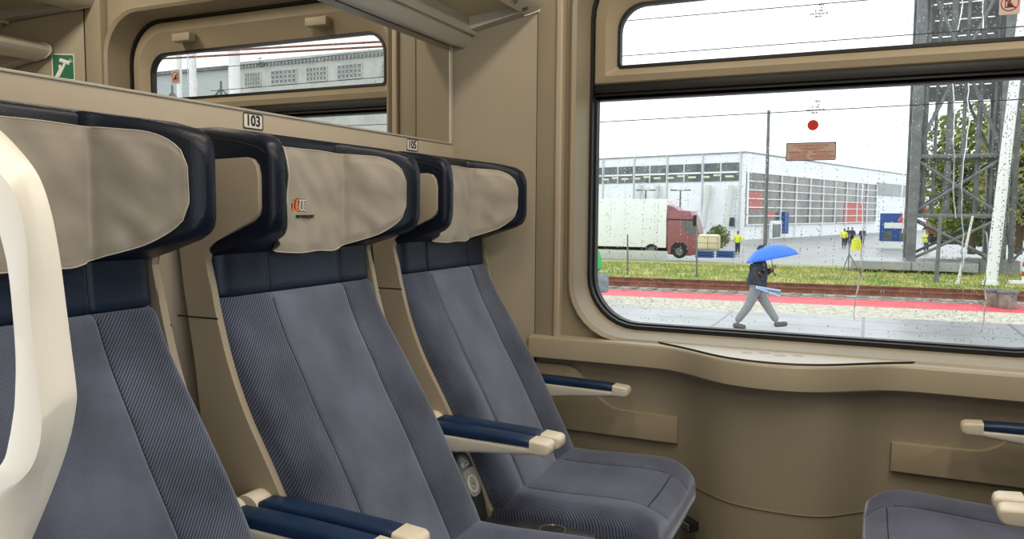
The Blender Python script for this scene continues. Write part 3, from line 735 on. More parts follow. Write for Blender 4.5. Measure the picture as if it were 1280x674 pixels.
# ------------------------------------------------------------------ consoles between the seats
def make_console():
    t = thing('seat_console', 'x', 'console')
    bm = NB()
    # tray
    prism(bm, rrect(.28, .66, -.030, .030, .012), 'z', .415, .440, .004)
    prism(bm, rrect(.46, .66, -.036, .036, .03, 8), 'z', .432, .450, .004)
    obj('tray', bm, TRAY, t, angle=30)
    bm = NB(); pts = [(.555+.031*math.cos(2*PI*k/32), .031*math.sin(2*PI*k/32)*.97, .4515) for k in range(32)]; tube(bm, pts, .003, 6, closed=True)
    cp = obj('cup_ring', bm, mat('cup_ring_grey', (.16, .16, .155), .25, metal=.5), t)
    bm = NB(); cyl(bm, (.555, 0, .4485), .029, .0022, 'z', 28); obj('cup_hole', bm, DARK, cp)
    # upright block with sloping face carrying the socket
    bm = NB(); prism(bm, [(.16, .40), (.372, .43), (.356, .50), (.318, .585), (.298, .60), (.20, .60), (.16, .55)][::-1], 'y', -.036, .036, .004); obj('socket_block', bm, TRAY, t, angle=30)
    d = Vector((.318-.356, 0, .585-.50)).normalized(); n = Vector((d.z, 0, -d.x))
    c = Vector((.337, 0, .5425))+n*.0005
    M = frame(c-d*.008, (0, 1, 0), d)
    bm = NB(); prism(bm, rrect(-.028, .028, -.036, .031, (.022, .022, .006, .006), 6), 'z', -.001, .003); bmesh.ops.transform(bm, matrix=M, verts=bm.verts[:]); pl = obj('socket_plate', bm, SILVER, t)
    bm = NB(); pts = [(.019*math.cos(2*PI*k/24), -.006+.020*math.sin(2*PI*k/24), .003) for k in range(24)]; tube(bm, pts, .0025, 6, closed=True); bmesh.ops.transform(bm, matrix=M, verts=bm.verts[:]); obj('socket_rim', bm, PAPER, pl)
    bm = NB(); cyl(bm, (0, -.006, .0028), .012, .0008, 'z', 20); bmesh.ops.transform(bm, matrix=M, verts=bm.verts[:]); obj('socket_well', bm, GREYM, pl)
    bm = NB(); cyl(bm, (-.004, -.004, .003), .002, .001, 'z', 10); cyl(bm, (.004, -.008, .003), .002, .001, 'z', 10); bmesh.ops.transform(bm, matrix=M, verts=bm.verts[:]); obj('socket_contact', bm, INK, pl)
    bm = NB(); prism(bm, rrect(-.016, .016, .040, .050, .002), 'z', -.0005, .0012); bmesh.ops.transform(bm, matrix=M, verts=bm.verts[:]); stk = obj('voltage_sticker', bm, PAPER, t)
    text('lettering', '~230V', .0105, INK, stk, M @ frame((0, .045, .0014), (1, 0, 0), (0, 1, 0)), .0002, bold=.0003)
    return t
con = make_console(); con.location = (XL+.01, 1.6495, 0); con['label'] = 'dark grey console with silver socket and cup holder beside window seat'; con['group'] = 'seat consoles'
c2 = copy_tree(con); c2.location = (XL, 1.026, 0); c2['label'] = 'dark console behind the nearest pair of blue armrests'

#EXT-BEGIN
# ------------------------------------------------------------------ EXTERIOR
def gmat(name, ca, cb, scale, rough=.9, detail=8, scale2=None):
    m = bpy.data.materials.new(name); m.use_nodes = True; nt = m.node_tree; b = nt.nodes['Principled BSDF']; b.inputs['Roughness'].default_value = rough
    tc = nt.nodes.new('ShaderNodeTexCoord'); n = nt.nodes.new('ShaderNodeTexNoise'); n.inputs['Scale'].default_value = scale; n.inputs['Detail'].default_value = detail; n.inputs['Roughness'].default_value = .7
    nt.links.new(tc.outputs['Object'], n.inputs['Vector']); r = nt.nodes.new('ShaderNodeValToRGB')
    r.color_ramp.elements[0].position = .38; r.color_ramp.elements[1].position = .62
    r.color_ramp.elements[0].color = (*ca, 1); r.color_ramp.elements[1].color = (*cb, 1)
    nt.links.new(n.outputs['Fac'], r.inputs['Fac']); nt.links.new(r.outputs['Color'], b.inputs['Base Color']); return m
PAVE = gmat('wet_concrete_paving', (.29, .29, .29), (.39, .385, .38), .8, .35)
nt = PAVE.node_tree; bN = nt.nodes['Principled BSDF']; tc = nt.nodes['Texture Coordinate']
br = nt.nodes.new('ShaderNodeTexBrick'); br.offset = 0; br.inputs['Scale'].default_value = 1; br.inputs['Brick Width'].default_value = 3.0; br.inputs['Row Height'].default_value = 1.4; br.inputs['Mortar Size'].default_value = .035
br.inputs['Color1'].default_value = (1, 1, 1, 1); br.inputs['Color2'].default_value = (.92, .92, .94, 1); br.inputs['Mortar'].default_value = (.45, .47, .5, 1)
nt.links.new(tc.outputs['Object'], br.inputs['Vector']); mx = nt.nodes.new('ShaderNodeMix'); mx.data_type = 'RGBA'; mx.blend_type = 'MULTIPLY'; mx.inputs[0].default_value = 1
old = bN.inputs['Base Color'].links[0].from_socket; nt.links.new(old, mx.inputs[6]); nt.links.new(br.outputs['Color'], mx.inputs[7]); nt.links.new(mx.outputs[2], bN.inputs['Base Color'])
GRAVEL = gmat('pale_gravel', (.30, .27, .20), (.72, .68, .56), 9)
BALLAST = gmat('track_ballast', (.13, .12, .10), (.52, .49, .42), 6)
REDP = gmat('red_strip_paint', (.62, .07, .09), (.72, .11, .13), 2, .6)
GRASS = gmat('autumn_grass', (.13, .24, .03), (.50, .44, .15), .9)
YARD = gmat('wet_yard', (.24, .24, .235), (.33, .33, .32), .3, .4)
RUST = gmat('rusty_rail', (.16, .06, .035), (.26, .11, .07), 4)
WHITEW = mat('white_cladding', (.86, .87, .88), .6, noise_amt=.03, noise_scale=1)
GLAZ = gmat('dark_glazing', (.07, .085, .085), (.16, .18, .17), .35, .15)
GLAZW = gmat('warm_glazing', (.06, .055, .045), (.22, .20, .17), .25, .2)
CONC = gmat('pale_concrete', (.42, .44, .42), (.58, .60, .57), .4)
STEEL = gmat('galvanised_steel', (.11, .115, .12), (.19, .195, .20), 2, .5)
MAROON = mat('maroon_paint', (.30, .10, .115), .35)
BLUEP = mat('blue_paint', (.02, .07, .26), .5)
YELLOW = mat('safety_yellow', (.78, .80, .05), .6)
LEAF = gmat('leaves', (.10, .16, .04), (.36, .37, .12), .9)
BARK = mat('bark', (.10, .07, .05), .9)
SKIN = mat('skin', (.50, .28, .20), .55)
TYRE = mat('tyre', (.02, .02, .022), .8)

SL = .1
def ystrip(y0, x): return y0+SL*(x+1.6)
def ground(name, y0, y1, z0, z1, m, xr=(-90, 110), th=.3, nx=1, ny=1, bump=0):
    bm = NB(); V = {}
    for i in range(nx+1):
        for j in range(ny+1):
            x = xr[0]+(xr[1]-xr[0])*i/nx; y = ystrip(y0+(y1-y0)*j/ny, x); z = z0+(z1-z0)*j/ny
            V[i, j] = bm.verts.new((x, y, z))
    for i in range(nx):
        for j in range(ny): bm.faces.new((V[i, j], V[i+1, j], V[i+1, j+1], V[i, j+1]))
    return struct(name, bm, m, smooth=False)
G = -1.3
bm = NB(); box(bm, -90, 110, 3.3, 8, G-.4, G); struct('trim_11', bm, PAVE, smooth=False)
bm = NB(); bm.faces.new([bm.verts.new(p) for p in ((-90, 8, G), (110, 8, G), (110, ystrip(20.2, 110), G), (-90, ystrip(20.2, -90), G))]); struct('platform_paving', bm, PAVE, smooth=False)
ground('gravel_strip', 20.2, 22.5, G, G, GRAVEL)
ground('red_strip', 22.5, 24.2, G, G+.01, REDP)
ground('track_bed', 24.2, 28.0, G, G, BALLAST)
ground('grass_bank', 28.0, 40, G, G-.25, GRASS)
ground('grass_slope', 40, 60, G-.25, -2.6, GRASS)
ground('yard', 60, 330, -2.6, -2.6, YARD, xr=(-220, 320))
# grass tufts, stuff
bm = NB()
for k in range(12000):
    x = random.uniform(-14, 9); yy = random.uniform(28.0, 44); y = ystrip(yy, x)
    z = G-.25*(yy-28)/12 if yy < 40 else G-.25-1.05*(yy-40)/20
    h = random.uniform(.05, .16); a = random.uniform(0, PI); w = .03
    bm.faces.new([bm.verts.new(p) for p in ((x-w*math.cos(a), y-w*math.sin(a), z-.02), (x+w*math.cos(a), y+w*math.sin(a), z-.02), (x+random.uniform(-.06, .06), y, z+h))])
o = obj('grass', bm, GRASS, smooth=False); tag(o, 'rough green and straw coloured grass behind the railway track', 'grass', kind='stuff')
# rails and sleepers
def rail(y0, lab):
    bm = NB(); sec = [(-.07, 0), (.07, 0), (.07, .02), (.012, .04), (.012, .12), (.036, .13), (.036, .17), (-.036, .17), (-.036, .13), (-.012, .12), (-.012, .04), (-.07, .02)]
    loft(bm, [[(x, ystrip(y0, x)+a, G+.08+b) for a, b in sec] for x in (-60, -20, 20, 60)])
    o = obj('rail', bm, RUST, smooth=False); tag(o, lab, 'rail', 'rusty rails')
rail(24.7, 'rusty brown rail running right beside the red strip'); rail(26.15, 'rusty brown rail farther from the red strip, by the ballast')
bm = NB()
for k in range(60):
    x = -18+k*.62; y = ystrip(25.4, x); box(bm, x-.12, x+.12, y-1.25, y+1.25, G-.05, G+.03)
o = obj('sleeper', bm, mat('sleeper_wood', (.27, .245, .20), .9), smooth=False); o['kind'] = 'structure'

# ---- main building with dark window band and glazed hall
ZB = -2.6
Ac = at(930, 300, z=ZB); roof = at(930, 190, y=Ac.y).z
Al = at(743, 199, z=roof); Ar = at(1095, 213, z=roof)
def P2(v): return Vector((v.x, v.y))
c2, l2, r2 = P2(Ac), P2(Al), P2(Ar)
l2 = c2+(l2-c2)*1.35; r3 = c2+(r2-c2)*1.75
bld = thing('exhibition_hall', 'long white hall with dark window band and glazed right side', 'building', (c2.x, c2.y, ZB)); O3 = Vector((c2.x, c2.y, ZB))
def local(p): return Vector(p)-O3
back = Vector((8, 60))
bm = NB(); pl = [c2, r3, r3+back, l2+back, l2]
A = [bm.verts.new(local((p.x, p.y, ZB))) for p in pl]; B = [bm.verts.new(local((p.x, p.y, roof))) for p in pl]
for i in range(5): bm.faces.new((A[i], A[(i+1) % 5], B[(i+1) % 5], B[i]))
bm.faces.new(B); obj('white_walls', bm, WHITEW, bld, smooth=False)
for pa_, pb_ in ((l2, c2), (c2, r3)):
    bm = NB(); tube(bm, [local((pa_.x, pa_.y-.1, roof)), local((pb_.x, pb_.y-.1, roof))], .12, 5); obj('roof_edge', bm, mat('roof_edge_grey', (.35, .36, .37), .6), bld)
def hit(px, py, a, b):
    """point where the sight line meets the vertical plane through plan points a, b"""
    d = RW @ _ray(px, py); n = Vector((b.y-a.y, a.x-b.x)); t = (a.x*n.x+a.y*n.y)/(d.x*n.x+d.y*n.y)
    return Vector((0, 0, EYE))+d*t
def wallbox(bm, a, b, s0, s1, z0, z1, t0, t1):
    """box on the facade a->b, s metres along, t metres out"""
    u = (b-a).normalized(); n = Vector((u.y, -u.x)); n = n if n.y < 0 else -n
    q = []
    for s in (s0, s1):
        for t in (t0, t1):
            for z in (z0, z1):
                p = a+u*s+n*t; q.append(bm.verts.new(local((p.x, p.y, z))))
    for f in ((0,1,3,2),(4,6,7,5),(0,4,5,1),(2,3,7,6),(0,2,6,4),(1,5,7,3)): bm.faces.new([q[i] for i in f])
def along(px, py, a, b): p = hit(px, py, a, b); return (P2(p)-a).dot((b-a).normalized()), p.z
LW = [c2, l2]
z0b = along(925, 226, *LW)[1]; z1b = along(925, 203, *LW)[1]; Ltot = (l2-c2).length
s_first = along(926, 215, *LW)[0]
n_ = 5; seg = (along(793, 215, *LW)[0]-s_first)/3
for k in range(n_+2):
    sa = s_first+seg*k
    if sa > Ltot-1: break
    bm = NB(); wallbox(bm, *LW, sa+.25, min(sa+seg-.25, Ltot), z0b, z1b, .05, .12); w_ = obj('band_window', bm, GLAZ, bld, smooth=False)
    bm = NB(); wallbox(bm, *LW, sa+seg/2-.06, sa+seg/2+.06, z0b, z1b, .1, .25); obj('mullion', bm, WHITEW, w_, smooth=False)
    bm = NB(); wallbox(bm, *LW, sa+.25, min(sa+seg-.25, Ltot), (z0b*.52+z1b*.48)-.12, (z0b*.52+z1b*.48)+.12, .1, .25); obj('transom', bm, WHITEW, w_, smooth=False)
    bm = NB()
    for j in range(3): wallbox(bm, *LW, sa+1+j*seg/3.2, sa+2.2+j*seg/3.2, z0b+.5+.2*(j % 2), z0b+.75+.2*(j % 2), .12, .16)
    obj('hall_lamps', bm, mat('lamp_cream', (.8, .75, .5), .5), w_, smooth=False)
    bm = NB(); wallbox(bm, *LW, sa-.1, sa+.1, ZB, roof, .02, .2); obj('wall_seam', bm, mat('seam_grey', (.6, .62, .62), .6), bld, smooth=False)
for px in (915, 887, 823, 802):
    p = hit(px, 232, *LW); q = hit(px-6, 285, *LW)
    bm = NB(); tube(bm, [local((p.x, p.y-.7, p.z)), local((q.x, q.y-1.6, q.z))], .42, 10); obj('slanted_duct', bm, mat('duct_grey', (.62, .63, .60), .6), bld)
RWL = [c2, r3]
sa, _ = along(933, 230, *RWL); sb, _ = along(1094, 250, *RWL); zt = along(933, 215, *RWL)[1]; zb_ = along(933, 281, *RWL)[1]
zb2 = along(933, 287, *RWL)[1]
nc, nr = 10, 6
bm = NB(); wallbox(bm, *RWL, sa, sb, zb_, zt, .05, .15); gl = obj('glazed_wall', bm, GLAZW, bld, smooth=False)
for k in range(nc+1):
    s = sa+(sb-sa)*k/nc; bm = NB(); wallbox(bm, *RWL, s-.11, s+.11, ZB+.2 if k % 2 else zb_, zt, .15, .35); obj('mullion', bm, WHITEW, gl, smooth=False)
for k in range(nr+1):
    z = zb_+(zt-zb_)*k/nr; bm = NB(); wallbox(bm, *RWL, sa, sb, z-.065, z+.065, .15, .32); obj('transom', bm, WHITEW, gl, smooth=False)
for (x0, y0, x1, y1) in ((933, 240, 950, 262), (1054, 252, 1078, 279), (958, 265, 966, 272)):
    a_, za = along(x0, y0, *RWL); b_, zb3 = along(x1, y1, *RWL); bm = NB(); wallbox(bm, *RWL, a_, b_, zb3, za, .08, .2); obj('red_hanging', bm, mat('faded_red', (.55, .16, .14), .7), gl, smooth=False)
a_, za = along(960, 276, *RWL); b_, zb3 = along(973, 298, *RWL); bm = NB(); wallbox(bm, *RWL, a_, b_, ZB, za, .15, .5); e_ = obj('entrance', bm, WHITEW, bld, smooth=False)
for k in range(3):
    bm = NB(); wallbox(bm, *RWL, a_+.5+k*(b_-a_-1)/3, a_+.3+(k+1)*(b_-a_-1)/3, ZB+.2, za-.5, .5, .56); obj('door_glass', bm, GLAZ, e_, smooth=False)
a_, za = along(974, 265, *RWL); b_, zb3 = along(978, 292, *RWL); bm = NB(); wallbox(bm, *RWL, a_, b_, zb3, za, .3, .9); obj('blue_banner', bm, BLUEP, bld, smooth=False)
a_, za = along(912, 272, *LW); b_, zb3 = along(919, 283, *LW); bm = NB(); wallbox(bm, *LW, min(a_, b_), max(a_, b_), zb3, za, .2, .5); obj('dark_sign', bm, mat('dark_sign', (.07, .09, .12), .5), bld, smooth=False)
a_, za = along(1096, 225, *RWL); b_, zb3 = along(1135, 240, *RWL); bm = NB(); wallbox(bm, *RWL, a_, b_, zb3-1, za-.5, .1, .2); obj('band_window', bm, GLAZ, bld, smooth=False)

# ---- lorry
YT = 58.
tr = thing('lorry', 'maroon lorry cab with long white trailer parked before the hall', 'lorry', tuple(at(850, 324, y=YT))); TO = at(850, 324, y=YT)
def T(px, py): p = at(px, py, y=YT)-TO; return (p.x, p.z)
xb = T(832.5, 300)[0]; zt = T(832, 249)[1]; zb4 = T(832, 310)[1]
bm = NB(); box(bm, xb-13.4, xb, 0, 2.5, zb4, zt, .06); trl = obj('trailer_box', bm, WHITEW, tr)
bm = NB(); box(bm, xb-13.0, xb+.1, -.08, -.04, T(800, 323)[1], T(800, 313)[1], .01); obj('side_skirt', bm, mat('skirt_grey', (.55, .55, .53), .6), tr)
bm = NB(); box(bm, xb-13.2, xb-.2, .7, 1.8, zb4-.3, zb4, .02); obj('chassis', bm, TYRE, tr)
def wheel(x, z, r, n='wheel'):
    bm = NB(); cyl(bm, (x, -.02, z), r, .35, 'y', 28); cyl(bm, (x, -.05, z), r*.55, .03, 'y', 20, mi=1); return obj(n, bm, [TYRE, STEEL], tr)
wx, wz = T(849, 313.5); rr = .52
wheel(wx, rr+.05, rr); 
for dx in (-9.6, -10.9, -12.2): wheel(xb+dx, rr+.05, rr)
wheel(xb-1.1, rr+.05, rr)
c_ = [T(834, 318), T(834, 264), T(842, 262.5), T(862, 264), T(866, 271), T(871, 286), T(872, 300), T(872, 318), T(862, 320)]
bm = NB(); prism(bm, c_[::-1], 'y', .02, 2.48, .08, 2); cab = obj('cab', bm, MAROON, tr, angle=30)
bm = NB(); prism(bm, [T(833, 265), T(833, 256), T(842, 259), T(848, 263.5)][::-1], 'y', .2, 2.3, .05); obj('roof_fairing', bm, MAROON, tr)
bm = NB(); prism(bm, [T(854, 276), T(866, 277), T(869, 288), T(869, 292), T(861, 292), T(855, 286)][::-1], 'y', -.02, .04); obj('side_window', bm, GLAZ, cab, smooth=False)
bm = NB(); prism(bm, [T(838, 318), T(839, 308), T(844, 303), T(853, 303), T(859, 308), T(860, 318)][::-1], 'y', .0, .06); obj('wheel_arch', bm, TYRE, cab, smooth=False)
mp_ = T(869.5, 274); bm = NB(); box(bm, mp_[0]-.12, mp_[0]+.12, -.35, -.15, mp_[1]-.5, mp_[1]+.3, .04); obj('wing_mirror', bm, TYRE, cab)
bm = NB(); tube(bm, [(T(833, 274)[0], .0, T(833, 274)[1]), (T(866, 275)[0], .0, T(866, 275)[1])], .04, 6); obj('side_stripe', bm, TYRE, cab)

# ---- liquid tank, blue crates, bush beside the lorry
p = at(886, 313, y=56.5); s = 56.5/970
t = thing('liquid_container', 'yellowish plastic liquid tank in a wire cage beside the lorry', 'container', tuple(p))
bm = NB(); box(bm, -.75, .75, -.5, .5, 0, 1.15, .28, 4); obj('tank', bm, mat('yellowed_plastic', (.78, .66, .42), .5), t)
bm = NB()
for k in range(3): tube(bm, [(-.76+k*.76, -.52, 0), (-.76+k*.76, -.52, 1.1)], .012, 5)
for k in range(3): tube(bm, [(-.78, -.52, .1+k*.45), (.78, -.52, .1+k*.45)], .012, 5)
obj('cage', bm, STEEL, t)
for i, px in enumerate((881, 907)):
    p = at(px, 322, y=55); bm = NB(); 
    for k in range(3): box(bm, -.6, .6, -.4, .4, k*.17, k*.17+.13, .02)
    o = obj('pallet_stack', bm, BLUEP if i == 0 else BLUEP); o.location = p; tag(o, ('blue plastic pallets stacked below the yellowish tank', 'blue plastic pallets stacked right of the yellowish tank')[i], 'pallets', 'blue pallet stacks')
def foliage(bm, c, rx, ry, rz, n, s):
    for k in range(n):
        while True:
            v = Vector((random.uniform(-1, 1), random.uniform(-1, 1), random.uniform(-1, 1)))
            if .25 < v.length < 1: break
        p = Vector((c[0]+v.x*rx, c[1]+v.y*ry, c[2]+v.z*rz)); a = Vector((random.gauss(0, 1), random.gauss(0, 1), random.gauss(0, 1))).normalized(); b_ = a.orthogonal().normalized()
        q = s*random.uniform(.6, 1.3); c_ = a.cross(b_)
        bm.faces.new([bm.verts.new(p+b_*q), bm.verts.new(p+c_*q*.5), bm.verts.new(p-b_*q), bm.verts.new(p-c_*q*.5)])
def tree(name, px, pbase, ptop, y, wpx, lab, cat, n=1800, leaf=.12, trunk=True, m=LEAF):
    b0 = at(px, pbase, y=y); t0 = at(px, ptop, y=y); h = t0.z-b0.z; w = wpx*y/970/2
    t = thing(name, lab, cat, tuple(b0))
    bm = NB()
    if trunk:
        foliage(bm, (0, 0, h*.68), w, w*.8, h*.34, n, leaf); foliage(bm, (w*.35, 0, h*.42), w*.75, w*.6, h*.28, n//2, leaf); foliage(bm, (-w*.4, 0, h*.45), w*.65, w*.6, h*.27, n//2, leaf)
    else: foliage(bm, (0, 0, h*.5), w, w*.7, h*.5, n, leaf)
    obj('foliage', bm, m, t, smooth=False)
    bm = NB(); tube(bm, [(0, 0, 0), (.1, 0, h*.3), (0, .1, h*.6), (.1, 0, h*.85)], [h*.022+.03, h*.018+.02, h*.012, .02], 8); tube(bm, [(0, 0, h*.3), (w*.5, 0, h*.6)], [h*.01, .02], 6); tube(bm, [(0, 0, h*.35), (-w*.5, 0, h*.62)], [h*.01, .02], 6); obj('trunk', bm, BARK, t)
tree('bush', 897, 312, 281, 60, 30, 'round yellow-green bush behind the plastic tank', 'bush', 1500, .10, False)
LEAF2 = gmat('yellowing_leaves', (.20, .24, .07), (.55, .50, .20), .9)
tree('tree', 1214, 318, 132, 62, 110, 'green tree behind the left half of the lattice tower', 'tree', 3000, .22)
tree('tree', 1272, 318, 118, 58, 90, 'yellowing tree behind the white pole and lattice tower', 'tree', 3000, .22, m=LEAF2)
tree('bush', 1225, 308, 250, 66, 110, 'dense dark green hedge below the trees at right', 'hedge', 3500, .2, False)

# ---- lattice tower
YTW = 40.; base = at(1138, 327, y=YTW); zg = base.z
tw = thing('lattice_tower', 'grey steel lattice tower on concrete pad right of the hall', 'tower', tuple(base)); W_ = at(1247, 327, y=YTW).x-base.x
bm = NB(); box(bm, -2.5, 2.6, -1.0, 2.6, -.35, .03, .03); box(bm, W_-1.2, W_+1.2, W_-1.2, W_+1.2, -.9, .03); obj('concrete_pad', bm, PAVE, tw, smooth=False)
H_ = 24; levels = [0]+[at(1200, py, y=YTW).z-zg for py in (270, 195)]+[H_*.55, H_*.78, H_]
for (x, y) in ((0, 0), (W_, 0), (0, W_), (W_, W_)):
    bm = NB(); box(bm, x-.19, x+.19, y-.19, y+.19, 0, H_); obj('leg', bm, STEEL, tw, smooth=False)
for za, zb5 in zip(levels, levels[1:]):
    bm = NB()
    for (a, b_) in (((0, 0), (W_, 0)), ((0, 0), (0, W_)), ((W_, 0), (W_, W_)), ((0, W_), (W_, W_))):
        tube(bm, [(*a, zb5), (*b_, zb5)], .11, 6)
    obj('horizontal_frame', bm, STEEL, tw)
    for (a, b_) in (((0, 0), (W_, 0)), ((0, 0), (0, W_)), ((W_, 0), (W_, W_)), ((0, W_), (W_, W_))):
        bm = NB(); tube(bm, [(*a, za+.1), (*b_, zb5-.1)], .075, 6); obj('diagonal_brace', bm, STEEL, tw)
        bm = NB(); tube(bm, [(*b_, za+.1), (*a, zb5-.1)], .075, 6); obj('diagonal_brace', bm, STEEL, tw)
for k, x in enumerate((.35, .8, 1.35, 1.9, 2.5, 3.1, 3.7)):
    bm = NB(); tube(bm, [(x, .4, levels[1]), (x, .4, H_)], (.13, .07, .14, .08, .11, .09, .10)[k], 8); obj('riser_pipe', bm, STEEL, tw)
bm = NB()
for lv in levels[1:-1]: box(bm, -.1, W_+.1, -.1, W_+.1, lv-.06, lv+.03)
obj('grating_platform', bm, STEEL, tw, smooth=False)
zc = at(1200, 120, y=YTW).z-zg
bm = NB()
for k in range(16): box(bm, -.05, W_+.2, W_*.5+.0, W_*.5+.06, zc+k*.75, zc+k*.75+.70)
obj('cladding_panel', bm, STEEL, tw, smooth=False)
# neighbouring mast structure that continues to the right of the frame
bm = NB(); X5 = W_+.7
t2 = thing('lattice_mast', 'second grey lattice mast partly cut by right window edge', 'mast', (base.x+X5, YTW+1.5, zg))
for (x, y) in ((0, 0), (2.2, 0), (0, 2.2), (2.2, 2.2)):
    bm = NB(); box(bm, x-.1, x+.1, y-.1, y+.1, 0, H_); obj('leg', bm, STEEL, t2, smooth=False)
for k in range(8):
    bm = NB(); z = k*2.9; tube(bm, [(0, 0, z), (2.2, 0, z+2.9)], .06, 6); tube(bm, [(2.2, 0, z), (0, 0, z+2.9)], .06, 6); tube(bm, [(0, 0, z+2.9), (2.2, 0, z+2.9)], .06, 6); tube(bm, [(0, 0, z), (0, 2.2, z+2.9)], .06, 6); obj('cross_brace', bm, STEEL, t2)
bm = NB()
for k in range(16): box(bm, -.05, 2.25, 1.0, 1.06, zc+k*.75, zc+k*.75+.70)
obj('cladding_panel', bm, STEEL, t2, smooth=False)

# ---- poles and small track-side things
def pole(name, px, pb, y, top_px, top_py, r, m, lab, cat='pole'):
    b0 = at(px, pb, y=y); d0 = at(top_px, top_py, y=y); bm = NB(); v = d0-b0
    tube(bm, [(0, 0, 0), (v.x*.5, 0, v.z*.5), (v.x, 0, v.z)], [r*1.15, r, r*.85], 14); cyl(bm, (0, 0, 0), r*1.5, .12, 'z', 14)
    o = obj(name, bm, m); o.location = b0; tag(o, lab, cat); return o
pole('white_mast', 1238, 356, 31, 1283, -20, .17, mat('white_pole', (.80, .80, .78), .5), 'thick white pole leaning right before the lattice tower')
pole('marker_pole', 1197, 356, 32, 1216, 270, .045, mat('pale_pole', (.70, .70, .68), .5), 'thin pale pole standing left of the thick white pole')
pole('grey_post', 1170, 352, 33, 1176, 270, .07, STEEL, 'short grey post standing in grass before the tower pad')
pole('catenary_mast', 956, 318, 62, 961, 138, .13, STEEL, 'tall slim grey mast rising above the glazed hall corner')
for i, (px, pb, pt_) in enumerate(((784.5, 347, 293), (871, 348, 281))):
    pole('fence_post', px, pb, ystrip(31, at(px, pb, y=31).x), px, pt_, .035, STEEL, ('grey fence post before the white trailer', 'grey fence post before the lorry cab')[i], 'fence post')
for i, (px, y0_, lab) in enumerate(((806, 90, 'double armed street lamp over the trailer'), (849, 90, 'double armed street lamp behind the maroon cab'))):
    b0 = at(px, 305, y=y0_); tp = at(px, 238, y=y0_); t = thing('street_lamp', lab, 'street lamp', tuple(b0)); h = tp.z-b0.z
    bm = NB(); tube(bm, [(0, 0, 0), (0, 0, h)], .09, 8); obj('pole', bm, STEEL, t)
    bm = NB(); tube(bm, [(-.55, 0, h), (.55, 0, h)], .05, 6); obj('arm', bm, STEEL, t)
    for sx in (-1, 1):
        bm = NB(); box(bm, sx*.8-.35, sx*.8+.35, -.15, .15, h-.06, h+.1, .04); obj('lamp_head', bm, STEEL, t)
b0 = at(1060, 349, y=31.5); t = thing('tripod_stand', 'thin grey tripod with tall mast standing on the grass', 'tripod', tuple(b0)); 
for a in (0, 2.1, 4.2):
    bm = NB(); tube(bm, [(.55*math.cos(a), .55*math.sin(a), 0), (0, 0, .95)], .022, 6); obj('leg', bm, STEEL, t)
bm = NB(); tube(bm, [(0, 0, .3), (0, 0, 1.7)], .025, 6); obj('mast', bm, STEEL, t)
# signal boxes by the rail, bollard
for i, (px, py, w2) in enumerate(((1241, 384, .20), (1258, 387, .24))):
    y = ystrip(23.9, 3.3)-.3*i; b0 = at(px, py, y=y); t = thing('trackside_box', ('lower weathered grey box by the rail, left of its twin', 'bulkier weathered grey box by the rail, right of its twin')[i], 'box', (b0.x, b0.y, G), 0, 'trackside boxes')
    bm = NB(); box(bm, -w2*.8, w2*.8, -w2, w2, 0, .42, .03); obj('case', bm, mat('weathered_box', (.24, .21, .18), .8, noise_amt=.4, noise_scale=6), t)
    bm = NB(); box(bm, -w2, w2, -w2*1.15, w2*1.15, .40, .47, .02); obj('lid', bm, STEEL, t)
b0 = at(1281, 355, y=31); t = thing('striped_bollard', 'red and white bollard at the right window edge', 'bollard', tuple(b0))
bm = NB(); box(bm, -.45, .45, -.25, .25, 0, .1, .02); obj('foot', bm, PAPER, t)
for k in range(5): bm = NB(); cyl(bm, (0, 0, .1+k*.16), .10, .16, 'z', 14); obj('red_band' if k % 2 else 'white_band', bm, REDS if k % 2 else PAPER, t)
# kiosk
b0 = at(1120, 302, y=90); t = thing('kiosk', 'blue kiosk with white sign beside the lattice tower', 'kiosk', tuple(b0)); s = 90/970*1.05
bm = NB(); box(bm, -16*s, 16*s, 0, 3, 0, 30*s, .05); obj('booth', bm, BLUEP, t)
bm = NB(); box(bm, -12*s, 14*s, -.06, .02, 14*s, 20*s); obj('white_sign', bm, PAPER, t, smooth=False)
bm = NB(); box(bm, -12*s, -4*s, -.04, .02, 1*s, 11*s); box(bm, 3*s, 12*s, -.04, .02, 1*s, 11*s); obj('opening', bm, GLAZ, t, smooth=False)
b0 = at(1070, 313, y=75); bm = NB(); cyl(bm, (0, 0, 0), .42, .95, 'z', 16, .36); cyl(bm, (0, 0, .95), .25, .15, 'z', 14); o = obj('yellow_barrel', bm, YELLOW); o.location = b0; tag(o, 'yellow barrel standing in the yard before the glazed hall', 'barrel')
# vehicles behind the tower
b0 = at(1200, 306, y=72); t = thing('excavator', 'red and dark work machine behind the lattice tower', 'machine', tuple(b0)); s = 72/970*1.05
bm = NB(); box(bm, -30*s, 20*s, 0, 3, 10*s, 26*s, .15); obj('machine_body', bm, mat('machine_red', (.50, .05, .05), .5), t)
bm = NB(); box(bm, -10*s, 14*s, .1, 2.9, 26*s, 50*s, .15); obj('cab', bm, GLAZ, t)
bm = NB(); box(bm, -28*s, 18*s, -.1, 3.1, 0, 10*s, .3); obj('tracks', bm, TYRE, t)
bm = NB(); tube(bm, [(-20*s, 1.5, 22*s), (-42*s, 1.5, 46*s), (-55*s, 1.5, 22*s)], .3, 8); obj('boom', bm, mat('machine_red2', (.50, .05, .05), .5), t)
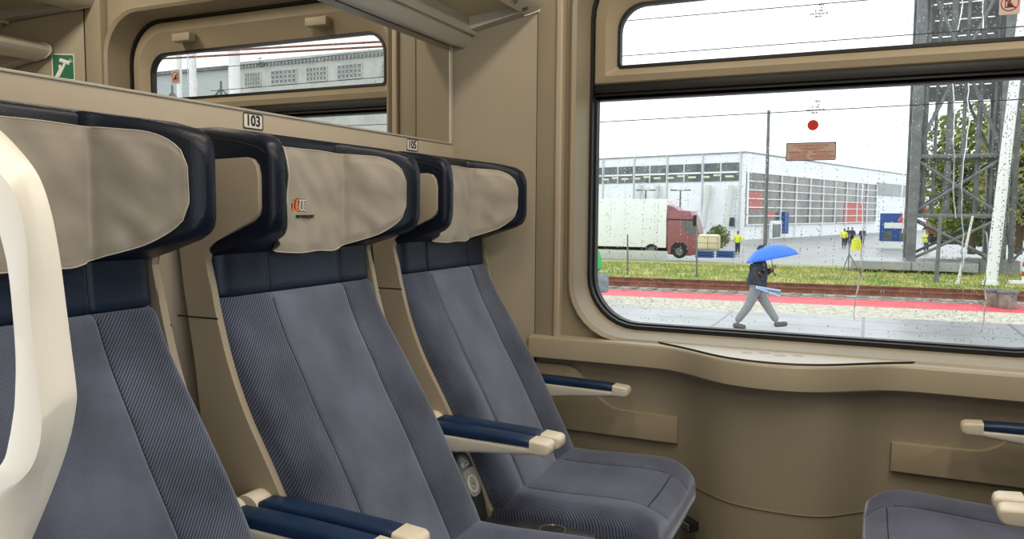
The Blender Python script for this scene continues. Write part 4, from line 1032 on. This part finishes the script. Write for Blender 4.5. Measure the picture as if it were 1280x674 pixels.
# overhead wires
for i, (pa_, pb_) in enumerate((((780, 70), (1280, 33)), ((790, 25.5), (1280, -17)), ((743, 153), (1280, 124)))):
    y = 23.+SL*0
    a = at(*pa_, y=y-1.0); b_ = at(*pb_, y=y); d = b_-a
    bm = NB(); tube(bm, [a-d*3, a, b_, b_+d*2], .014, 5); o = obj('overhead_wire', bm, TYRE); tag(o, ('overhead wire crossing the upper pane just above its lower edge', 'highest overhead wire crossing the top of the upper pane', 'overhead wire crossing the lower pane above the red dot')[i], 'wire', 'overhead wires')
a = at(1036, 20, y=23); 
# ---- buildings on the far right, seen in the mirror
def mir(px, py, y):
    d = RW @ _ray(px, py); return Vector((2*XL-d.x/d.y*y, y, EYE+d.z/d.y*y))
YF = 34.
p0, p1 = mir(505, 90, YF), mir(298, 90, YF); zr = mir(400, 68, YF).z; x0, x1 = p0.x-6, p1.x
t = thing('concrete_building', 'pale concrete building with dark barred windows, seen in mirror', 'building', (x0, YF, G))
bm = NB(); box(bm, 0, x1-x0, 0, 12, 0, zr-G); obj('walls', bm, CONC, t, smooth=False)
bm = NB()
zt1, zt0 = mir(400, 72, YF).z-G, mir(400, 77, YF).z-G
for k in range(70): box(bm, k*(x1-x0)/70, k*(x1-x0)/70+.16, -.12, 0, zt0, zt1)
obj('roof_corbels', bm, mat('corbel_grey', (.26, .28, .28), .8), t, smooth=False)
for (pa_, pb_) in ((307, 326), (340, 371), (384, 409), (423, 453), (478, 490)):
    a, b_ = mir(pb_, 84, YF), mir(pa_, 101, YF); xa, xb6 = a.x-x0, b_.x-x0; za, zb6 = mir(400, 101, YF).z-G, mir(400, 84, YF).z-G
    bm = NB(); box(bm, xa, xb6, -.03, .1, za, zb6); wn = obj('window', bm, mat('barred_glass', (.22, .24, .25), .4), t, smooth=False)
    bm = NB(); n = 6
    for k in range(n+1): box(bm, xa+(xb6-xa)*k/n-.03, xa+(xb6-xa)*k/n+.03, -.08, 0, za, zb6)
    for k in range(4): box(bm, xa, xb6, -.08, 0, za+(zb6-za)*k/3-.03, za+(zb6-za)*k/3+.03)
    obj('glazing_bars', bm, CONC, wn, smooth=False)
# lower shed
p1 = mir(185, 90, 46); p0 = mir(300, 90, 46); t = thing('low_shed', 'low grey shed with dark roof edge, seen at mirror left', 'shed', (p0.x, 46, G))
zr = mir(250, 90, 46).z-G
bm = NB(); box(bm, 0, p1.x-p0.x+10, 0, 10, 0, zr); obj('walls', bm, mat('shed_grey', (.50, .54, .56), .7), t, smooth=False)
bm = NB(); box(bm, -.2, p1.x-p0.x+10, -.3, 10, zr, zr+.25); obj('roof_edge', bm, STEEL, t, smooth=False)
for i, (px, r) in enumerate(((224, .14), (241, .19), (293, .28))):
    b0 = mir(px, 90, 30); bm = NB(); tube(bm, [(0, 0, 0), (0, 0, 14)], r, 14); cyl(bm, (0, 0, 0), r*1.5, .2, 'z', 14); o = obj('white_mast', bm, WHITEW); o.location = (b0.x, 30, G)
    tag(o, ('slimmest white mast seen at the mirror left end', 'middle white mast of three seen in the mirror', 'thickest white mast seen before the concrete building in mirror')[i], 'mast', 'white masts in mirror')
b0 = mir(215, 100, 40); t = thing('lattice_gantry', 'thin grey diagonal lattice gantry seen at mirror left end', 'gantry', (b0.x, 40, G))
bm = NB(); 
for k in range(5):
    x = -9+k*4.5; tube(bm, [(x, 0, 7), (x+4.5, 0, 10.5)], .07, 5); tube(bm, [(x+4.5, 0, 7), (x, 0, 10.5)], .07, 5); tube(bm, [(x, 0, 0), (x, 0, 11)], .08, 6)
tube(bm, [(-9, 0, 9), (13.5, 0, 9)], .07, 5); obj('lattice', bm, STEEL, t)
for i, py in enumerate((58, 64)):
    a = mir(480, py-6, 20); b_ = mir(300, py+4, 20); d = b_-a; bm = NB(); tube(bm, [a-d, b_+d*1.5], .035, 6); o = obj('canopy_cable', bm, RUST); tag(o, ('upper brownish cable seen across the mirror window', 'lower brownish cable seen across the mirror window')[i], 'cable', 'brown cables in mirror')

# ------------------------------------------------------------------ PEOPLE
def skin(name, J, E, m, parent, root=0, sub=2):
    """J: list of (x,y,z,r) joints; E: edges -> one continuous tapered body surface"""
    me = bpy.data.meshes.new(name); me.from_pydata([j[:3] for j in J], E, []); o = bpy.data.objects.new(name, me); COL.objects.link(o)
    md = o.modifiers.new('s', 'SKIN'); md.use_smooth_shade = True
    if not me.skin_vertices:
        bmx = NB(); bmx.from_mesh(me); bmx.verts.layers.skin.verify(); bmx.to_mesh(me); bmx.free()
    sv = me.skin_vertices[0].data
    for i, j in enumerate(J):
        r = j[3] if isinstance(j[3], tuple) else (j[3], j[3]); sv[i].radius = r; sv[i].use_root = (i == root)
    md2 = o.modifiers.new('u', 'SUBSURF'); md2.levels = md2.render_levels = sub
    bpy.context.view_layer.update(); dg = bpy.context.evaluated_depsgraph_get(); me2 = bpy.data.meshes.new_from_object(o.evaluated_get(dg)); bpy.data.objects.remove(o)
    me2.materials.clear(); me2.materials.append(m); me2.name = name
    for p in me2.polygons: p.use_smooth = True
    o2 = bpy.data.objects.new(name, me2); COL.objects.link(o2); o2.parent = parent; return o2
def person(loc, rot, lab, pose, cols, scale=1., group=None, fingers=True):
    """facing +X locally; pose gives knees, ankles, elbows, hands"""
    t = thing('person', lab, 'person', loc, rot, group); t.scale = (scale,)*3
    jk, tz, sh, hair, jk2 = cols
    p = dict(lean=.03, kl=(.20, .50), al=(.40, .10), kr=(-.10, .50), ar=(-.42, .13), tl=.1, trr=-.02, el=(.02, .26, 1.12), hl=(.28, .20, .95), er=(.02, -.26, 1.14), hr=(.26, -.14, 1.22)); p.update(pose)
    L = p['lean']
    J = [(0, 0, .96, .11), (L*.5, 0, 1.18, (.10, .12)), (L, 0, 1.40, (.10, .12)), (L+.015, 0, 1.49, .055), (L+.03, 0, 1.56, .055), (L+.045, 0, 1.64, (.095, .078)), (L+.05, 0, 1.73, (.085, .07)),
         (0, .09, .90, .10), (p['kl'][0], .10, p['kl'][1], .058), (p['al'][0], .10, p['al'][1], .038), (0, -.09, .90, .10), (p['kr'][0], -.10, p['kr'][1], .058), (p['ar'][0], -.10, p['ar'][1], .038),
         (L, .18, 1.41, .062), (*p['el'], .042), (*p['hl'], .028), (L, -.18, 1.41, .062), (*p['er'], .042), (*p['hr'], .028)]
    E = [(0, 1), (1, 2), (2, 3), (3, 4), (4, 5), (5, 6), (0, 7), (7, 8), (8, 9), (0, 10), (10, 11), (11, 12), (2, 13), (13, 14), (14, 15), (2, 16), (16, 17), (17, 18)]
    if fingers:
        for (e, h) in ((14, 15), (17, 18)):
            a, b = Vector(J[e][:3]), Vector(J[h][:3]); d = (b-a).normalized(); s = d.cross(Vector((0, 1, 0))).normalized()
            n0 = len(J); pm = b+d*.05; J.append((*pm, (.022, .034))); E.append((h, n0))
            for k, ln in enumerate((.055, .065, .06, .045)):
                q = pm+d*.035+s*(.030-.020*k); J.append((*q, .0095)); E.append((n0, len(J)-1)); q2 = q+d*ln*.6+Vector((0, -.02 if h == 15 else .02, 0)); J.append((*q2, .008)); E.append((len(J)-2, len(J)-1))
            q = pm-d*.01+s*.045; J.append((*q, .011)); E.append((n0, len(J)-1)); q2 = q+d*.035+s*.012; J.append((*q2, .009)); E.append((len(J)-2, len(J)-1))
    body = skin('body', J, E, SKIN, t)
    # face features and hair
    hx, hz = L+.05, 1.665
    bm = NB(); bmesh.ops.create_uvsphere(bm, u_segments=14, v_segments=10, radius=1, matrix=Matrix.Translation((hx-.018, 0, hz+.045)) @ Matrix.Diagonal((.100, .086, .095, 1))); obj('hair', bm, hair, t)
    bm = NB(); bmesh.ops.create_cone(bm, segments=8, radius1=.016, radius2=.004, depth=.05, matrix=Matrix.Translation((hx+.088, 0, hz-.01)) @ Matrix.Rotation(.3, 4, 'Y'))
    for s in (-1, 1): bmesh.ops.create_uvsphere(bm, u_segments=8, v_segments=6, radius=.02, matrix=Matrix.Translation((hx, s*.075, hz-.005)) @ Matrix.Diagonal((.9, .5, 1.4, 1)))
    obj('nose_and_ears', bm, SKIN, t)
    bm = NB()
    for s in (-1, 1): bmesh.ops.create_uvsphere(bm, u_segments=8, v_segments=6, radius=.009, matrix=Matrix.Translation((hx+.078, s*.03, hz+.015)))
    box(bm, hx+.080, hx+.090, -.022, .022, hz-.055, hz-.048); obj('eyes_and_mouth', bm, INK, t)
    # jacket: torso and sleeves
    JJ = [(-.005, 0, .84, (.20, .24)), (0, 0, 1.0, (.19, .23)), (L*.5, 0, 1.18, (.18, .225)), (L, 0, 1.39, (.17, .22)), (L+.01, 0, 1.50, .09)]
    def lp(a, b, f): return tuple(a[i]+(b[i]-a[i])*f for i in range(3))
    JJ += [(L, .19, 1.40, .105), (*p['el'], .085), (*lp(p['el'], p['hl'], .9), .062), (L, -.19, 1.40, .105), (*p['er'], .085), (*lp(p['er'], p['hr'], .9), .062)]
    skin('jacket', JJ, [(0, 1), (1, 2), (2, 3), (3, 4), (3, 5), (5, 6), (6, 7), (3, 8), (8, 9), (9, 10)], jk, t)
    JT = [(0, 0, .98, (.13, .16)), (0, .09, .86, .13), (p['kl'][0], .10, p['kl'][1], .10), (p['al'][0]-.01, .10, p['al'][1]+.04, .078), (0, -.09, .86, .13), (p['kr'][0], -.10, p['kr'][1], .10), (p['ar'][0], -.10, p['ar'][1]+.04, .078)]
    skin('trousers', JT, [(0, 1), (1, 2), (2, 3), (0, 4), (4, 5), (5, 6)], tz, t)
    for (a, y, tt) in ((p['al'], .10, p['tl']), (p['ar'], -.10, p['trr'])):
        z = a[1]
        skin('shoe', [(a[0]-.08, y, z-.03, (.07, .06)), (a[0]+.06, y, z-.035+tt*.4, (.065, .06)), (a[0]+.21, y, z-.045+tt, (.045, .055))], [(0, 1), (1, 2)], sh, t, sub=1)
    if jk2:
        bm = NB(); rings = []
        for z in (1.06, 1.09): rings.append([(L*.4+.168*math.cos(a*PI/10), .20*math.sin(a*PI/10), z) for a in range(20)])
        loft(bm, rings, cap=False); obj('reflective_band', bm, jk2, t)
    return t
BLACKJ = mat('dark_jacket', (.035, .035, .042), .8, noise_amt=.2, noise_scale=10); GREYT = mat('grey_trousers', (.26, .27, .27), .85, noise_amt=.1); SHOE = mat('dark_shoes', (.10, .10, .10), .6); HAIRD = mat('dark_hair', (.03, .02, .015), .7)
pp = at(944, 411, z=G)
man = person(tuple(pp), -.05, 'person in dark jacket and grey trousers striding right under blue umbrella', dict(lean=.05, kl=(.20, .52), al=(.44, .13), tl=.06, kr=(-.13, .50), ar=(-.38, .09), trr=-.02, er=(-.02, -.24, 1.12), hr=(.20, -.24, .88), el=(.10, .24, 1.14), hl=(.30, .10, 1.30)), (BLACKJ, GREYT, SHOE, HAIRD, None))
# umbrella
um = thing('umbrella', 'bright blue umbrella held over the striding person', 'umbrella', tuple(pp+Vector((.32, .06, 1.25)))); um.rotation_euler = (0, -.22, -.05)
bm = NB(); rings = []; R0 = .55
cen = Vector((.03, 0, .56))
for i in range(9):
    a = i/8*1.12; ring = []
    for k in range(32):
        th = 2*PI*k/32; sc = 1-.05*(abs(math.sin(th*4)))*(i/8)
        ring.append((cen.x+R0*1.11*math.sin(a)/math.sin(1.12)*.90*sc*math.cos(th), R0*math.sin(a)/math.sin(1.12)*sc*math.sin(th), cen.z+.30*(math.cos(a)-math.cos(1.12))/(1-math.cos(1.12))-.3+.02*(1-sc)))
    rings.append(ring)
bmv = loft(bm, rings, cap=False); cn = obj('canopy', bm, mat('umbrella_blue', (.02, .16, .78), .45), um, angle=60); md = cn.modifiers.new('t', 'SOLIDIFY'); md.thickness = .004
for k in range(8):
    th = 2*PI*k/8; bm = NB(); pts = []
    for i in range(9): a = i/8*1.12; pts.append((cen.x+R0*.999*math.sin(a)/math.sin(1.12)*math.cos(th), R0*math.sin(a)/math.sin(1.12)*math.sin(th), cen.z-.306+.30*(math.cos(a)-math.cos(1.12))/(1-math.cos(1.12))))
    tube(bm, pts, .004, 5); obj('rib', bm, STEEL, um)
bm = NB(); tube(bm, [(0, 0, -.02), (.03, 0, .60)], .008, 6); obj('shaft', bm, STEEL, um)
bm = NB(); tube(bm, [(0, 0, .04), (0, 0, -.05), (.02, 0, -.09), (.05, 0, -.08)], .014, 8); obj('grip', bm, TYRE, um)
for i, (dz, a) in enumerate(((.0, .20), (-.065, .50))):
    bm = NB(); tube(bm, [(-.24, 0, .24*math.tan(a)*.6), (.24, 0, -.24*math.tan(a)*.6)], .024, 12); tube(bm, [(-.25, 0, .25*math.tan(a)*.6), (-.23, 0, .23*math.tan(a)*.6)], .026, 12, mi=1)
    o = obj('paper_roll', bm, [mat('pale_blue_paper', (.38, .52, .74), .6), PAPER]); o.location = tuple(pp+Vector((.28, -.31, .90+dz))); tag(o, ('upper pale blue roll carried in hand of striding person', 'lower pale blue roll carried in hand of striding person')[i], 'roll', 'rolls carried by the walker')
GREENJ = mat('green_jacket', (.05, .42, .12), .7); GREYB = mat('grey_trousers_light', (.30, .31, .32), .85); ORJ = mat('orange_band', (.75, .25, .12), .6)
pe = at(742, 377, z=G)
person(tuple(pe), PI, 'person in green at the lower left window edge, mostly hidden', dict(kl=(.08, .50), al=(.10, .08), tl=0, kr=(-.05, .50), ar=(-.12, .08), trr=0, hl=(.1, .28, .85), hr=(.12, -.28, .85)), (GREENJ, GREYB, SHOE, HAIRD, ORJ))
bp = at(751, 350, y=pe.y-.2); t = thing('shoulder_bag', 'grey bag carried by the person at left window edge', 'bag', tuple(bp))
bm = NB(); box(bm, -.22, .20, -.14, .14, -.34, .18, .10, 4); obj('bag_body', bm, mat('bag_grey', (.22, .23, .24), .7, noise_amt=.3, noise_scale=8), t)
bm = NB(); tube(bm, [(-.15, 0, .16), (-.20, 0, .45), (-.28, 0, .62)], .015, 6); obj('strap', bm, TYRE, t)
VEST = dict(kl=(.03, .50), al=(.03, .08), tl=0, kr=(-.03, .50), ar=(-.03, .08), trr=0, el=(0, .27, 1.14), hl=(.05, .27, .90), er=(0, -.27, 1.14), hr=(.05, -.27, .90))
navy = mat('navy_trousers', (.05, .06, .09), .9); silv = mat('reflective_silver', (.7, .7, .65), .4)
for (px, pb, y, lab, jk) in ((922, 311, 72, 'person in yellow vest standing right of the round bush', YELLOW), (1055, 303, 92, 'person in yellow vest standing in front of the glazed hall', YELLOW), (1158, 303, 84, 'person in yellow vest standing behind the lattice tower leg', YELLOW),
                             (1060, 296, 100, 'leftmost dark dressed person of a small group before the hall', navy), (1065, 296, 101, 'middle dark dressed person of a small group before the hall', navy), (1078, 296, 100, 'rightmost dark dressed person of a small group before the hall', navy)):
    b0 = at(px, pb, y=y); person((b0.x, b0.y, -2.6), -1.6, lab, VEST, (jk, navy, SHOE, HAIRD, silv if jk is YELLOW else None), 1.15, fingers=False)





#EXT-END

# ------------------------------------------------------------------ world and lights
w = bpy.data.worlds.new('world'); scene.world = w; w.use_nodes = True
bg = w.node_tree.nodes['Background']; bg.inputs['Color'].default_value = (.93, .97, 1, 1); bg.inputs['Strength'].default_value = 2.0
def area(name, loc, size, sy, energy, col, rot=(0, 0, 0)):
    l = bpy.data.lights.new(name, 'AREA'); l.shape = 'RECTANGLE'; l.size = size; l.size_y = sy; l.energy = energy; l.color = col
    o = bpy.data.objects.new(name, l); COL.objects.link(o); o.location = loc; o.rotation_euler = rot; return o
area('ceiling_lamp_light', (-.58, 1.30, ZC-.05), .1, 1.5, 10, (1, .90, .74))
area('ceiling_lamp_light', (.40, 1.30, ZC-.05), .1, 1.5, 17, (1, .92, .78))
area('corridor_lamp_light', (-.1, -.5, ZC-.05), .2, 1.1, 12, (1, .9, .76))
scene.view_settings.view_transform = 'Standard'; scene.view_settings.look = 'None'
scene.view_settings.exposure = 0; scene.view_settings.gamma = 1; scene.view_settings.use_curve_mapping = False
